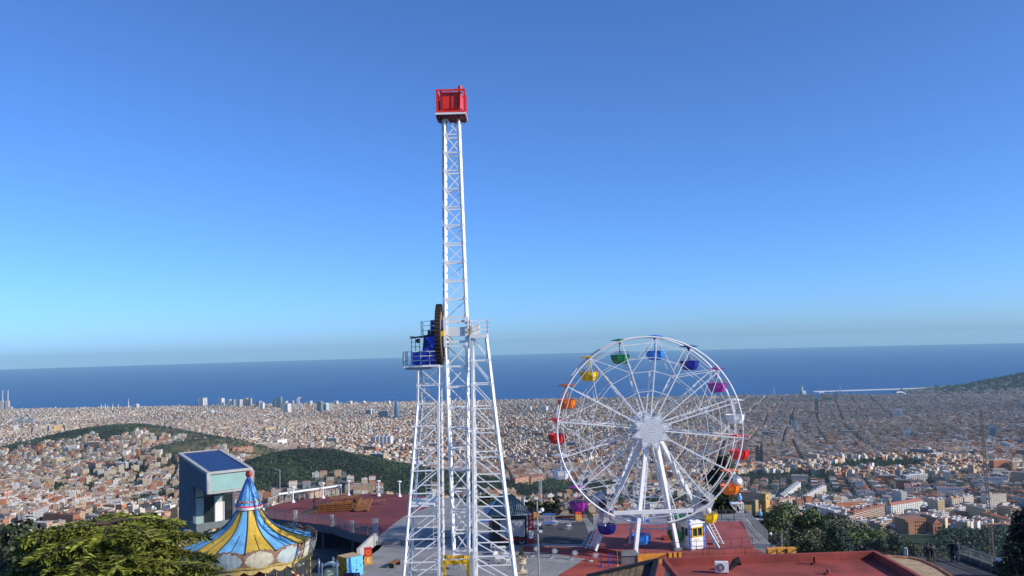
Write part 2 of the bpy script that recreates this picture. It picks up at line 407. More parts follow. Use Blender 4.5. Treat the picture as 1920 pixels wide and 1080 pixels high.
for k, (sx, sy) in enumerate(seeds):
    eix = sx > -.06 * sy and sy > 2900
    if eix: district(k, EIX + R(nrg.choice([-3.5, -1.5, 0, 0, 1.5, 3.5])), 14.4, 8, 8, 13, True, 19, 9, .96, pal_g)
    elif sy < 2300: district(k, srot[k], 17, 5, 2, 13, False, 10, 8, .62, pal_w)
    elif sy < 3600: district(k, srot[k], 15, 6, 3, 10, False, 15, 9, .82, pal_w)
    else: district(k, srot[k], 13.5, 6, 3, 9, False, 17, 9, .9, pal_g * .5 + pal_w * .5)
# long slab blocks
n = 340; Y = 1380 + 5600 * nrg.random(n) ** 1.5; X = (nrg.random(n) * 2 - 1) * .7 * Y
ok = (green(X, Y) < .5) & (Y < shore(X) - 250) & ((Y > 1900) | (np.abs(X) > 250)); X, Y = X[ok], Y[ok]; n = len(X)
near = np.array([np.argmin((seeds[:, 0] - x) ** 2 + (seeds[:, 1] - y) ** 2) for x, y in zip(X, Y)])
rot = np.where((seeds[near, 0] > -.06 * seeds[near, 1]) & (seeds[near, 1] > 2900), EIX, srot[near])
parts.append(dict(cx=X, cy=Y, a=14 + 26 * nrg.random(n), b=6 + 3 * nrg.random(n), rot=rot + np.where(nrg.random(n) < .5, PI / 2, 0), z0=zt(X, Y) - 5, h=22 + 18 * nrg.random(n),
                  wi=nrg.choice(len(WALLS), n, p=pal_w), ri=nrg.choice(len(ROOFS), n), gable=np.zeros(n), tone=np.full(n, .85)))
C = {k: np.concatenate([p[k] for p in parts]) for k in parts[0]}
C['wall'] = WALLS[C['wi']] * (.75 + .45 * nrg.random((len(C['cx']), 1))) * C['tone'][:, None]; C['roof'] = ROOFS[C['ri']] * (.7 + .5 * nrg.random((len(C['cx']), 1))) * C['tone'][:, None]
# how large and where each one shows
P3 = np.stack([C['cx'], C['cy'], C['z0'] + C['h'] * .7 - H], 1); dep = P3 @ np.array(FWD)
PX = 960 + F * (P3 @ np.array(RIGHT)) / dep; PY = 540 - F * (P3 @ np.array(UP)) / dep
size = (C['a'] + C['b']) * C['h'] / dep ** 2
seen = (PX > 6) & (PX < 1914) & (PY < 1000) & (green(C['cx'], C['cy']) < .9)
seen &= ~((PX > 325) & (PX < 600) & (PY > 845)) & ~((PX < 360) & (PY > 955)) & ~((PX > 480) & (PX < 1410) & (PY > 905)) & ~((PX > 760) & (PX < 965)) & ~((PX > 1400) & (PX < 1520) & (PY > 930)) & ~((PX > 1860) & (PY > 930))
LM = []                                             # landmark footprints, filled below: (x, y, r)
def clear_landmarks():
    for x, y, r in LM: C['keep'] &= ((C['cx'] - x) ** 2 + (C['cy'] - y) ** 2) > (r + C['a']) ** 2
C['keep'] = np.ones(len(C['cx']), bool)

# ---- landmarks, each a thing of its own
def colmat(name, c, **k): return mat(name, c, .7, var=.08, scale=.1, **k)
M['lm_white'] = colmat('pale_render', (.72, .70, .66)); M['lm_glass'] = mat('tower_glass', (.10, .17, .25), .25, var=.2, scale=.05)
M['lm_green'] = mat('green_tower_glass', (.22, .36, .36), .3, var=.15, scale=.05); M['lm_dark'] = mat('dark_tower_glass', (.07, .09, .12), .3)
M['lm_tan'] = colmat('tan_render', (.50, .42, .34)); M['lm_brick'] = colmat('brown_brick', (.32, .15, .075)); M['lm_yellow'] = colmat('yellow_render', (.66, .40, .07))
M['lm_orange'] = colmat('orange_brick', (.48, .19, .09)); M['lm_grey'] = colmat('grey_render', (.40, .40, .40)); M['lm_roof'] = colmat('red_tiles', (.36, .13, .08))
def ground_at(px, Y):
    X = W(px, 760, Y).x; return X, float(zt(X, Y))
def dist_for(px, py):                               # distance at which the ground shows at this pixel
    for Y in np.geomspace(1300, 9000, 900):
        p = W(px, py, Y)
        if p.z < max(zt(p.x, Y), -494): return Y
    return 8000
def tower(name, label, px, ytop, ybase, wpx, wall, trim, cat='tower', style='bands', depth=1.0, group=None, rz=None):
    Y = dist_for(px, ybase); X, z0 = ground_at(px, Y); z0 = max(z0, -493.5)
    top = W(px, ytop, Y).z; hgt = top - z0; w = wpx * Y / F; d = w * depth; rz = EIX if rz is None else rz
    LM.append((X, Y, max(w, d) * .6))
    r = thing(name, label, cat, (X, Y, z0), rz, group)
    if style == 'bands':
        b = MB(); nb = max(3, int(hgt / 7)); fh = hgt / nb
        b.box((0, 0, hgt / 2), (w * .92, d * .92, hgt - .3)); b.build('glazing', trim, r)
        s = MB()
        for i in range(nb): s.box((0, 0, (i + .7) * fh), (w, d, fh * .5))
        for sx in (-1, 1):
            for sy in (-1, 1): s.box((sx * w * .46, sy * d * .46, hgt / 2), (w * .12, d * .12, hgt))
        s.build('facade', wall, r)
    elif style == 'stripes':
        b = MB(); b.box((0, 0, hgt / 2), (w * .95, d * .95, hgt)); b.build('core', trim, r)
        s = MB(); k = 4
        for i in range(k):
            u = -w / 2 + w * (i + .5) / k
            for e in (-1, 1): s.box((u, e * d / 2, hgt / 2), (w * .5 / k, d * .06, hgt * 1.01))
        for e in (-1, 1): s.box((e * w / 2, 0, hgt / 2), (w * .05, d * .5, hgt * 1.01))
        s.build('fin', wall, r)
    elif style == 'plain':
        s = MB(); s.box((0, 0, hgt / 2), (w, d, hgt))
        for i in range(max(2, int(hgt / 6))):
            z = hgt * (i + .6) / max(2, int(hgt / 6))
            s.box((0, 0, z), (w * .8, d + .6, 1.7), 0, 1); s.box((0, 0, z), (w + .6, d * .8, 1.7), 0, 1)
        s.build('body', [wall, trim], r)
    t2 = MB(); t2.box((w * .1, 0, hgt + 2), (w * .5, d * .5, 4)); t2.build('roof_plant', trim, r)
    return r
WH, GL, DK, TN, GR, GY = (M[k] for k in ('lm_white', 'lm_glass', 'lm_dark', 'lm_tan', 'lm_green', 'lm_grey'))
T = tower
T('apartment_tower', 'broad pale tower at the far left end of the seafront high-rises', 380, 746, 765, 11, WH, GL)
T('apartment_tower', 'tall white rounded slab tower, brightest of the seafront high-rises', 415, 747, 765, 8, WH, GY)
T('apartment_tower', 'pale glass tower of a close pair right of the white slab tower', 430, 749, 765, 6, WH, GR, style='stripes')
T('apartment_tower', 'slim grey twin beside the pale glass tower on the seafront', 438, 749, 765, 5, GY, GL, style='stripes')
T('apartment_tower', 'seafront tower with a dark overhanging top floor', 449, 749, 767, 8, WH, DK)
T('apartment_tower', 'tan seafront tower with vertical stripes, left of a matching pair', 462, 747, 766, 7, TN, GY, style='stripes')
T('apartment_tower', 'tan seafront tower with vertical stripes, right of a matching pair', 469, 747, 766, 6, TN, DK, style='stripes')
T('apartment_tower', 'low grey tower just right of the striped seafront pair', 485, 752, 766, 9, GY, GL)
T('apartment_tower', 'slim pale tower in front of the grey seafront blocks', 492, 755, 771, 6, WH, GY)
T('office_tower', 'green glass tower on the seafront, lower of the two glass ones', 516, 748, 768, 7, GR, GL)
T('office_tower', 'green glass tower on the seafront, taller and slimmer one', 525, 744, 768, 7, GR, GL, depth=.7)
T('apartment_tower', 'white stepped block in front of the seafront high-rises', 538, 757, 778, 11, WH, GY)
T('apartment_tower', 'small pale tower behind the white stepped block', 535, 752, 768, 7, WH, GL)
T('apartment_tower', 'narrow grey tower between stepped block and curving white tower', 548, 751, 768, 5, GY, GL)
T('office_tower', 'dark grey office slab standing right of the curving white tower', 600, 753, 776, 9, DK, GY, style='plain')
T('office_tower', 'pale green office block beside the dark grey slab', 610, 757, 775, 11, GR, WH, depth=1.2)
for i, px in enumerate((581, 630, 656, 681, 728)):
    T('apartment_block', ['pale seafront block left of the dark grey slab', 'first pale block right of the dark grey slab on the shore', 'middle pale block on the shore between dark slab and bullet tower',
                          'pale shore block left of the blue grey office box', 'pale shore block directly behind the bullet shaped tower'][i], px, 752, 762, 7, WH, GY)
T('office_block', 'dark and white office block left of the blue grey box', 693, 768, 782, 13, DK, WH, style='stripes')
T('office_block', 'blue grey glass box left of the bullet shaped tower', 720, 771, 789, 16, GL, GY, depth=.8)
for i in range(5):
    T('apartment_slab', ['white slab with dark stripes, %s of five in a row' % w for w in ('leftmost', 'second', 'middle', 'fourth', 'rightmost')][i], 703 + 7 * i, 818, 838, 6, WH, GY, style='stripes', depth=1.8, group='row of five white slabs')
T('apartment_tower', 'dark and white striped tower in the dense right hand city', 1487, 788, 815, 10, WH, DK, style='stripes')
T('apartment_tower', 'grey twin shaft tower far out in the grid of streets', 1682, 768, 788, 12, WH, GY, style='stripes')
T('apartment_tower', 'short white and green tower in the grid of streets', 1697, 809, 827, 10, WH, GR)
T('office_tower', 'blue grey glass tower near the right edge of the city', 1857, 802, 826, 11, GR, GL)
T('depot', 'long white flat roofed depot below the brown school', 1735, 1003, 1013, 80, WH, GY, cat='depot', style='plain', depth=.35, rz=-.1)
T('office_tower', 'grey harbour office tower in front of the port basin', 1568, 735, 754, 9, GY, GL)
T('apartment_tower', 'small dark block left of the striped tower in the grid', 1433, 809, 826, 10, DK, GY)
T('apartment_tower', 'yellow apartment tower on the plain left of the wooded ridge', 109, 797, 815, 12, M['lm_yellow'], TN, rz=.5)
T('apartment_tower', 'pale tower at the left edge beside the yellow one', 31, 797, 813, 6, WH, TN, rz=.4)
T('office_block', 'long grey block with two dark bays on the left plain', 36, 786, 798, 17, GY, DK, depth=.4, rz=.2)
T('office_block', 'right hand twin of the long grey block on the left plain', 55, 786, 798, 18, GY, DK, depth=.4, rz=.2)
T('apartment_tower', 'grey tower rising alone on the shore left of the high-rises', 256, 758, 769, 7, GY, WH)
T('office_block', 'teal glass block in the middle of the dense city', 968, 820, 829, 13, M['lm_green'], DK)
for i, px in enumerate((992, 1020, 1056, 1072)):
    T('apartment_tower', ['pale double tower above the left rim of the wheel', 'cream slab among the city roofs left of the wheel', 'grey seafront tower just inside the wheel rim', 'dark seafront tower inside the wheel beside the grey one'][i], px, (763, 762, 752, 751)[i], (774, 775, 764, 764)[i], (8, 12, 5, 5)[i], WH if i < 2 else GY, TN if i < 2 else DK)
# bullet shaped tower
Y = dist_for(744, 789); X, z0 = ground_at(744, Y); top = W(744, 750, Y).z - z0; rr = 5.2 * Y / F; LM.append((X, Y, rr * 1.5))
r = thing('bullet_tower', 'blue grey bullet shaped skyscraper with a rounded top', 'skyscraper', (X, Y, z0))
b = MB(); b.lathe([(rr * .94, 0), (rr, top * .3), (rr, top * .6), (rr * .9, top * .76), (rr * .7, top * .88), (rr * .4, top * .96), (0.01, top)], n=20); b.build('glass_skin', mat('mottled_blue_glass', (.10, .16, .24), .3, var=.4, scale=.08), r, smooth=True)
b = MB(); b.lathe([(rr * 1.01, 0), (rr * 1.03, top * .1)], n=20); b.build('base_ring', mat('reddish_base', (.25, .09, .08), .5, var=.3, scale=.1), r)
# curving white hotel tower
Y = dist_for(562, 771); X, z0 = ground_at(562, Y); hh = W(562, 744, Y).z - z0; LM.append((X, Y, 30))
r = thing('spiral_tower', 'white curving tower with a dark notch, tallest on the shore', 'tower', (X, Y, z0)); k = Y / F
b = MB(); g_ = MB()
for i in range(12):
    zc = hh * (i + .5) / 12; off = 3.2 * math.sin(i * .55) * k; b.box((off, 0, zc), (5 * k, 4 * k, hh / 12 * .62)); g_.box((off * .9, 0, zc + hh / 24), (4.2 * k, 3.4 * k, hh / 12 * .5))
b.box((-5 * k, 0, hh * .12), (6 * k, 5 * k, hh * .24)); b.build('facade', WH, r); g_.build('glazing', DK, r)
# water tower with a round tank
Y = dist_for(397, 779); X, z0 = ground_at(397, Y); k = Y / F; LM.append((X, Y, 30))
r = thing('gas_holder', 'round pale blue tank standing among the city roofs', 'tank', (X, Y, z0))
b = MB(); b.lathe([(4.5 * k, 0), (4.8 * k, 8 * k), (3.5 * k, 9.5 * k), (.1, 10.3 * k)], n=20); b.build('tank_shell', mat('pale_blue_tank', (.42, .55, .58), .5), r, smooth=True)
b = MB()
for i in range(12): b.tube((4.9 * k * math.cos(i * PI / 6), 4.9 * k * math.sin(i * PI / 6), 0), (4.9 * k * math.cos(i * PI / 6), 4.9 * k * math.sin(i * PI / 6), 8 * k), .25 * k)
b.build('column_frame', GY, r)
# power station
Y = 8150.; X, z0 = ground_at(10, Y); k = Y / F
r = thing('power_station', 'power station with two very tall chimneys at the left edge of the shore', 'power station', (X, Y, -492))
for u in (-5.5, 4.5):
    b = MB(); b.box((u * k, 0, 9 * k), (5.5 * k, 5 * k, 18 * k)); b.box((u * k, 0, 18.8 * k), (4.4 * k, 4 * k, 1.6 * k)); b.build('boiler_house', TN, r)
    b = MB(); b.tube((u * k, 0, 18 * k), (u * k, 0, 39 * k), 1.25 * k, .95 * k, 12); b.build('chimney', GY, r)
b = MB(); b.box((10 * k, 0, 4 * k), (6 * k, 5 * k, 8 * k)); b.build('turbine_hall', TN, r)
for i, (px, yt) in enumerate(((190, 757), (197, 757), (211, 757), (222, 757), (241, 748))):
    Y = 7750.; X, z0 = ground_at(px, Y); hh = W(px, yt, Y).z - z0; k = Y / F
    r = thing('factory_chimney', 'slim chimney of the coastal plant, %s' % ('leftmost of four', 'second of four', 'third of four', 'rightmost of the four short ones', 'much taller and standing alone')[i], 'chimney', (X, Y, z0), group='coastal plant chimneys')
    b = MB(); b.tube((0, 0, 0), (0, 0, hh), .8 * k, .5 * k, 10); b.build('shaft', WH, r)
    b = MB(); b.tube((0, 0, hh * .86), (0, 0, hh * .93), .72 * k, .7 * k, 10); b.build('band', M['lm_orange'], r)
    b = MB(); b.box((0, 0, 1.5 * k), (5 * k, 3 * k, 3 * k)); b.build('base_house', GY, r)
# sail shaped hotel
Y = 7500.; X, z0 = ground_at(1503, Y); z0 = -493; hh = W(1503, 714, Y).z - z0; k = Y / F; LM.append((X, Y, 40))
r = thing('sail_hotel', 'sail shaped glass hotel alone at the harbour mouth', 'hotel', (X, Y, z0))
b = MB(); b.hexa([(-3.4 * k, -1.5 * k, 0), (2.2 * k, -1.5 * k, 0), (2.2 * k, 1.5 * k, 0), (-3.4 * k, 1.5 * k, 0), (0.6 * k, -1 * k, hh * .93), (2.2 * k, -1 * k, hh), (2.2 * k, 1 * k, hh), (.6 * k, 1 * k, hh * .93)])
b.build('glass_sail', GL, r); b = MB(); b.box((3.1 * k, 0, hh * .3), (1.8 * k, 2 * k, hh * .6)); b.build('service_core', WH, r); b = MB(); b.box((5 * k, 0, 4 * k), (7 * k, 6 * k, 8 * k)); b.build('podium', WH, r)
# harbour
b = MB(); p0, p1 = G(1525, 734.5, -492), G(1738, 728, -492); b.beam(p0, p1, 60, 8); tag(b.build('breakwater', M['lm_white']), 'long pale breakwater across the harbour mouth', kind='structure')
b = MB(); q = [G(1585, 742, -490), G(1690, 733.8, -490), G(1640, 733, -490), G(1560, 737, -490)]
basin = [G(1590, 745.5, -490), G(1660, 744, -490), G(1700, 736.5, -490), G(1640, 735, -490), G(1585, 738.5, -490)]
b.prism([(p.x, p.y) for p in basin], -491.5, -483.0); tag(b.build('harbour_water', M['sea']), 'blue water of the harbour basin', kind='structure')
basin2 = [G(1508, 750, -489), G(1552, 750, -489), G(1548, 744, -489), G(1510, 743.5, -489)]
b = MB(); b.prism([(p.x, p.y) for p in basin2], -491.5, -482.5); tag(b.build('marina_water', M['sea']), 'small dark blue marina basin', kind='structure')
bc = Vector((sum(p.x for p in basin) / 5, sum(p.y for p in basin) / 5)); LM.append((bc.x, bc.y, 330)); LM.append((sum(p.x for p in basin2) / 4, sum(p.y for p in basin2) / 4, 130))
for i, (px, py, L, nm, lb) in enumerate(((1690, 742, 24, 'ferry', 'white ferry moored at the right end of the harbour basin'), (1540, 736, 10, 'ship', 'small white ship moored behind the marina'),
                                     (37, 755.5, 1.6, 'sailing_boat', 'tiny white sailing boat far out on the left sea'), (750, 736, 1.6, 'sailing_boat', 'tiny sailing boat out at sea above the bullet tower'), (738, 744.5, 2.5, 'motor_boat', 'motor boat trailing a white wake near the shore'))):
    p = G(px, py, -494); k = p.y / F; p.z = max(-494.0, float(zt(p.x, p.y))) if i < 2 else -494
    r = thing(nm, lb, 'boat' if i > 1 else 'ship', p, .1)
    b = MB(); a = L * k / 2
    b.hexa([(-a, -a * .14, 0), (a * .8, -a * .14, 0), (a * .8, a * .14, 0), (-a, a * .14, 0), (-a, -a * .2, a * .2), (a, -a * .05, a * .22), (a, a * .05, a * .22), (-a, a * .2, a * .2)]); b.build('hull', M['white'], r)
    if nm == 'sailing_boat':
        b = MB(); b.hexa([(-a * .8, -.2, a * .3), (a * .5, -.2, a * .3), (a * .5, .2, a * .3), (-a * .8, .2, a * .3), (-.3, -.1, a * 3.2), (.2, -.1, a * 3.2), (.2, .1, a * 3.2), (-.3, .1, a * 3.2)]); b.build('sail', M['white'], r)
    else:
        b = MB(); b.box((-a * .2, 0, a * .3), (a * 1.2, a * .3, a * .2)); b.box((-a * .3, 0, a * .45), (a * .8, a * .24, a * .12)); b.build('superstructure', M['white'], r)
    if nm == 'motor_boat':
        wk = MB(); wk.prism([(-a, -.8), (-a, .8), (-a * 10, 9), (-a * 10, -9)], .02, .25); tag(wk.build('wake', M['white'], loc=p), 'white foam wake on the sea', kind='stuff')
for i, (px, yt, yb) in enumerate(((1452, 726, 741), (1576, 722, 731))):
    Y = dist_for(px, yb + 3); X, z0 = ground_at(px, Y); z0 = max(z0, -492); k = Y / F; hh = W(px, yt, Y).z - z0
    r = thing('cable_car_tower', ('lattice cable tower on the shore left of the sail hotel', 'lattice cable tower on the breakwater right of the sail hotel')[i], 'tower', (X, Y, z0), EIX)
    b = MB(); u = 1.6 * k
    for sx in (-1, 1):
        for sy in (-1, 1): b.beam((sx * u, sy * u, 0), (sx * u * .5, sy * u * .5, hh), .5 * k)
    for j in range(5):
        for sx in (-1, 1): b.beam((-u * .8, sx * u * .8, hh * j / 5), (u * .7, sx * u * .7, hh * (j + 1) / 5), .3 * k)
    b.build('lattice', GY, r); b = MB(); b.box((0, 0, hh), (3 * k, 3 * k, 1.4 * k)); b.build('cabin_deck', GY, r)
# brown school with gables
def gabled(r, c, d, hgt, rise, wall, roof, rz=0, win=None):
    x, y = d[0] / 2, d[1] / 2; b = MB(); cx, cy = c
    b.box((cx, cy, hgt / 2), (d[0], d[1], hgt)); b.face([(cx - x, cy - y, hgt), (cx + x, cy - y, hgt), (cx, cy - y, hgt + rise)]); b.face([(cx + x, cy + y, hgt), (cx - x, cy + y, hgt), (cx, cy + y, hgt + rise)])
    b.build('wall', wall, r); b = MB()
    for e in (-1, 1): b.beam((cx + e * (x + .6) / 2, cy - y - .5, hgt + rise / 2 + .2), (cx + e * (x + .6) / 2, cy + y + .5, hgt + rise / 2 + .2), 1, 1)
    b.v, b.f, b.m = [], [], []
    for e in (-1, 1):
        p = [(cx, cy - y - .4, hgt + rise + .25), (cx + e * (x + .5), cy - y - .4, hgt + .05), (cx + e * (x + .5), cy + y + .4, hgt + .05), (cx, cy + y + .4, hgt + rise + .25)]
        b.face(p if e > 0 else p[::-1]); b.face([(q[0], q[1], q[2] + .35) for q in p])
    b.build('roof', roof, r)
Y = dist_for(1700, 1000); X, z0 = ground_at(1706, Y); k = 1.4 * Y / F; LM.append((X, Y, 60 * k))
r = thing('school_building', 'brown brick school with a gabled wing below the white slabs', 'building', (X, Y, z0 - 2), R(12))
b = MB(); b.box((-9 * k, 0, 11 * k), (30 * k, 22 * k, 22 * k)); b.box((-9 * k, 0, 22.5 * k), (31 * k, 23 * k, 1.0 * k)); b.box((-20 * k, -12 * k, 10 * k), (8 * k, 8 * k, 21 * k)); MAIN = b
gabled(r, (15 * k, -6 * k), (13 * k, 30 * k), 17 * k, 7 * k, M['lm_brick'], M['lm_brick'])
b = MAIN
for fl in range(4):
    for i in range(9):
        b.box((-22 * k + i * 3 * k, -11.0 * k, (5 + fl * 4.6) * k), (1.1 * k, .5 * k, 2.2 * k), 0, 1)
    for i in range(3): b.box((11.5 * k + i * 3.4 * k, -21.0 * k, (4 + fl * 4.2) * k), (1.1 * k, .5 * k, 2.2 * k), 0, 1)
b.build('main_block', [M['lm_brick'], M['glass']], r)
# long slab apartment rows on the right foot of the hill
def slab(label, p0, p1, hpx, wall, roofm, name='apartment_row', gable=False):
    """p0, p1: (px, py) of the two ends of the front foot"""
    a = W(p0[0], p0[1], dist_for(*p0)); c = W(p1[0], p1[1], dist_for(*p1)); v = Vector((c.x - a.x, c.y - a.y, 0)); L = v.length; u = v.normalized()
    Y = (a.y + c.y) / 2; k = Y / F; hh = hpx * k; dpt = 13.0; cx, cy = (a.x + c.x) / 2 - u.y * dpt / 2, Y + u.x * dpt / 2
    z0 = min(a.z, c.z) - 2; LM.append((cx, cy, L * .35)); LM.append((a.x, a.y, L * .2)); LM.append((c.x, c.y, L * .2))
    r = thing(name, label, 'building', (cx, cy, z0), math.atan2(u.y, u.x)); hh += 2
    fl = max(4, int(hh / 3.1)); w = MB(); w.box((0, 0, hh / 2), (L, dpt, hh))
    for i in range(fl):
        z = (i + .5) * hh / fl
        for j in range(max(4, int(L / 6))):
            x = -L / 2 + (j + .5) * L / max(4, int(L / 6))
            w.box((x, -dpt / 2, z), (2.6, .3, 1.5), 0, 1); w.box((x, dpt / 2, z), (2.6, .3, 1.5), 0, 1)
        s = MB(); s.box((0, -dpt / 2 - .6, z - hh / fl * .42), (L * .96, 1.2, .35)); s.build('balcony', M['lm_white'], r)
        for e in (-1, 1): w.box((e * L / 2, 0, z), (.3, 3, 1.4), 0, 1)
    w.build('wall', [wall, M['glass']], r)
    t = MB()
    if gable:
        x, y = L / 2 + .5, dpt / 2 + .6
        t.hexa([(-x, -y, hh), (x, -y, hh), (x, y, hh), (-x, y, hh), (-x * .97, -y * .2, hh + 4), (x * .97, -y * .2, hh + 4), (x * .97, y * .2, hh + 4), (-x * .97, y * .2, hh + 4)])
    else:
        t.box((0, 0, hh + .35), (L + .6, dpt + .6, .7))
        for j in range(max(2, int(L / 22))): u_ = MB(); u_.box((-L / 2 + (j + .5) * L / max(2, int(L / 22)), 1, hh + 2.2), (5, 5, 2.9)); u_.build('roof_hut', wall, r)
    t.build('roof', roofm, r)
    return r
OR, BR, TR = M['lm_orange'], M['lm_brick'], M['lm_roof']
slab('long pale slab with pale roof edge, upper one right of the yellow tower', (1470, 933), (1502, 917), 13, WH, GY)
slab('long cream slab running obliquely right of the pale one', (1510, 938), (1550, 924), 13, M['lm_tan'], WH)
slab('sunlit ochre block low on the slope right of the yellow tower', (1462, 954), (1492, 950), 17, TN, OR)
slab('wide grey beige block of many bays above the wooded spur', (1524, 972), (1586, 978), 26, TN, GY)
slab('brown brick block with white balconies right of the wide beige one', (1602, 981), (1660, 972), 25, BR, TR)
slab('white slab with a red tiled roof above the brown school', (1672, 966), (1732, 960), 21, WH, TR, gable=True)
slab('pale block at the right end of the red roofed slab', (1736, 961), (1756, 958), 15, WH, GY)
slab('grey and white slab of many fins in the right hand city', (1700, 906), (1738, 903), 14, GY, WH)
slab('orange block with flat ochre roof in the right hand city', (1700, 918), (1730, 914), 8, OR, TN)
slab('tall beige block left of the right hand pine', (1786, 957), (1806, 955), 22, TN, OR)
slab('tall tan block beside the beige one near the pine', (1809, 954), (1826, 951), 22, M['lm_tan'], GY)
slab('orange brick row on the left hillside, left of the lookout building', (165, 882), (196, 881), 15, OR, TR)
slab('brown orange brick row next to the grey one on the left hillside', (198, 882), (216, 881), 13, BR, OR)
slab('grey slab at the right end of the orange hillside row', (217, 882), (236, 881), 14, GY, WH)
slab('low orange building at the foot of the bald hill', (436, 846), (474, 848), 11, OR, TR)
slab('big grey and orange block of six bays above the cedar', (46, 981), (92, 968), 22, GY, OR)
slab('red brick block with white bays at the left edge above the cedar', (8, 942), (24, 938), 17, OR, WH)
slab('orange roofed block in front of a dark street on the left', (86, 948), (114, 944), 16, OR, TR)
slab('pink orange block right of the dark street on the left', (136, 952), (172, 944), 16, M['lm_tan'], OR)
slab('brick tower group below the dense city, left of the dark wood', (966, 911), (992, 909), 16, OR, BR)
slab('brown brick tower group beside it, left of the dark wood', (995, 909), (1020, 907), 15, BR, TR)
clear_landmarks()
# ---- ordinary city buildings: the largest as things, the rest as one mass
rank = np.where(seen & C['keep'], size, 0); pick = np.argsort(-rank)[:250]; pick = pick[rank[pick] > 0]
def zone(x, y):
    if x < 340: return ('above the cedar' if y > 885 else 'under the wooded ridge' if y > 835 else 'behind the wooded ridge')
    if x < 480: return 'at the foot of the bald hill' if y > 810 else 'in the flat city above the bald hill'
    if x < 760: return 'around the round wooded hill' if y > 835 else 'in the city behind the round wooded hill'
    if x < 1060: return 'near the dark wood beside the wheel' if y > 850 else 'in the city between ride tower and wheel'
    if x < 1400: return 'seen through the wheel'
    if x < 1600: return 'right of the silver dome' if y > 880 else 'in streets right of the wheel'
    return 'around the brown school' if y > 900 else 'in streets near the right edge'
info = []
for i in pick:
    tall = C['h'][i] - 4; big = max(C['a'][i], C['b'][i])
    kind = 'long block' if big > 22 else 'tall block' if tall > 20 else 'gabled house' if C['gable'][i] > 0 else 'house' if tall < 10 else 'block'
    info.append('%s %s, %s roof, %s' % (WALL_N[C['wi'][i]], kind, ROOF_N[C['ri'][i]], zone(PX[i], PY[i])))
groups = {}
for i, t in zip(pick, info): groups.setdefault(t, []).append(i)
ORD = ['leftmost', 'second', 'third', 'fourth', 'fifth', 'sixth', 'seventh', 'eighth', 'ninth', 'tenth', 'eleventh', 'twelfth']
for t, idx in groups.items():
    idx = sorted(idx, key=lambda q: PX[q])
    for q, i in enumerate(idx):
        one = {k: v[i:i + 1].copy() for k, v in C.items()}; bx, by, bz = float(C['cx'][i]), float(C['cy'][i]), float(C['z0'][i])
        one['cx'][:] = 0; one['cy'][:] = 0; one['z0'][:] = 0
        V, Q, cl, mi, uv = boxes(one); w = mi == 0
        lab = t if len(idx) == 1 else t + (', leftmost' if q == 0 else ', %s from left' % ORD[min(q, 11)])
        def used_only(V, Q): u, iv = np.unique(Q, return_inverse=True); return V[u], iv.reshape(Q.shape)
        o = np_obj('apartment_building' if C['h'][i] > 15 else 'house', *used_only(V, Q[w]), M['facade'], cl[w], None, uv[w]); o.location = (bx, by, bz)
        tag(o, lab, 'building', 'buildings of the city below')
        V2 = V.copy(); V2[:, 2] += .02
        rf = np_obj('roof', *used_only(V2, Q[~w]), M['roofs'], cl[~w], None, None, o)
        if C['gable'][i] < .01:
            b = MB(); hh = float(C['h'][i]); a_, b_ = float(C['a'][i]), float(C['b'][i]); ro = float(C['rot'][i]); c_, s_ = math.cos(ro), math.sin(ro)
            def pt(u, v): return (u * c_ - v * s_, u * s_ + v * c_)
            for u, v, du, dv in ((0, b_, a_ * 2, .5), (0, -b_, a_ * 2, .5), (a_, 0, .5, b_ * 2 - .6), (-a_, 0, .5, b_ * 2 - .6)):
                x, y = pt(u, v); b.box((x, y, hh + .45), (du, dv, .9), ro)
            for u in ((-.45, .4) if a_ > 12 else (.25,)):
                x, y = pt(u * a_, .15 * b_); b.box((x, y, hh + 1.4), (3.6, 3.2, 2.8), ro)
            b.build('parapet', WH, o)
rest = C['keep'].copy(); rest[pick] = False
CR = {k: v[rest] for k, v in C.items()}
V, Q, cl, mi, uv = boxes(CR); np_extra = []
# rooftop huts on many flat roofs
fl = np.where((CR['gable'] < .01) & (CR['h'] > 12) & (nrg.random(len(CR['h'])) < .6))[0]
hut = {k: v[fl].copy() for k, v in CR.items()}
hut['cx'] += (nrg.random(len(fl)) - .5) * CR['a'][fl]; hut['cy'] += (nrg.random(len(fl)) - .5) * CR['b'][fl]
hut['z0'] = hut['z0'] + hut['h'] - .5; hut['h'] = 2.5 + 1.5 * nrg.random(len(fl)); hut['a'] = 1.5 + 1.5 * nrg.random(len(fl)); hut['b'] = 1.5 + nrg.random(len(fl))
V2, Q2, cl2, mi2, uv2 = boxes(hut); uv2 = uv2 * 0
o = np_obj('city_buildings', np.concatenate([V, V2]), np.concatenate([Q, Q2 + len(V)]), [M['facade'], M['roofs']], np.concatenate([cl, cl2]), np.concatenate([mi, mi2]), np.concatenate([uv, uv2]))
tag(o, 'dense mass of small pale and orange city buildings spreading to the shore', kind='stuff')

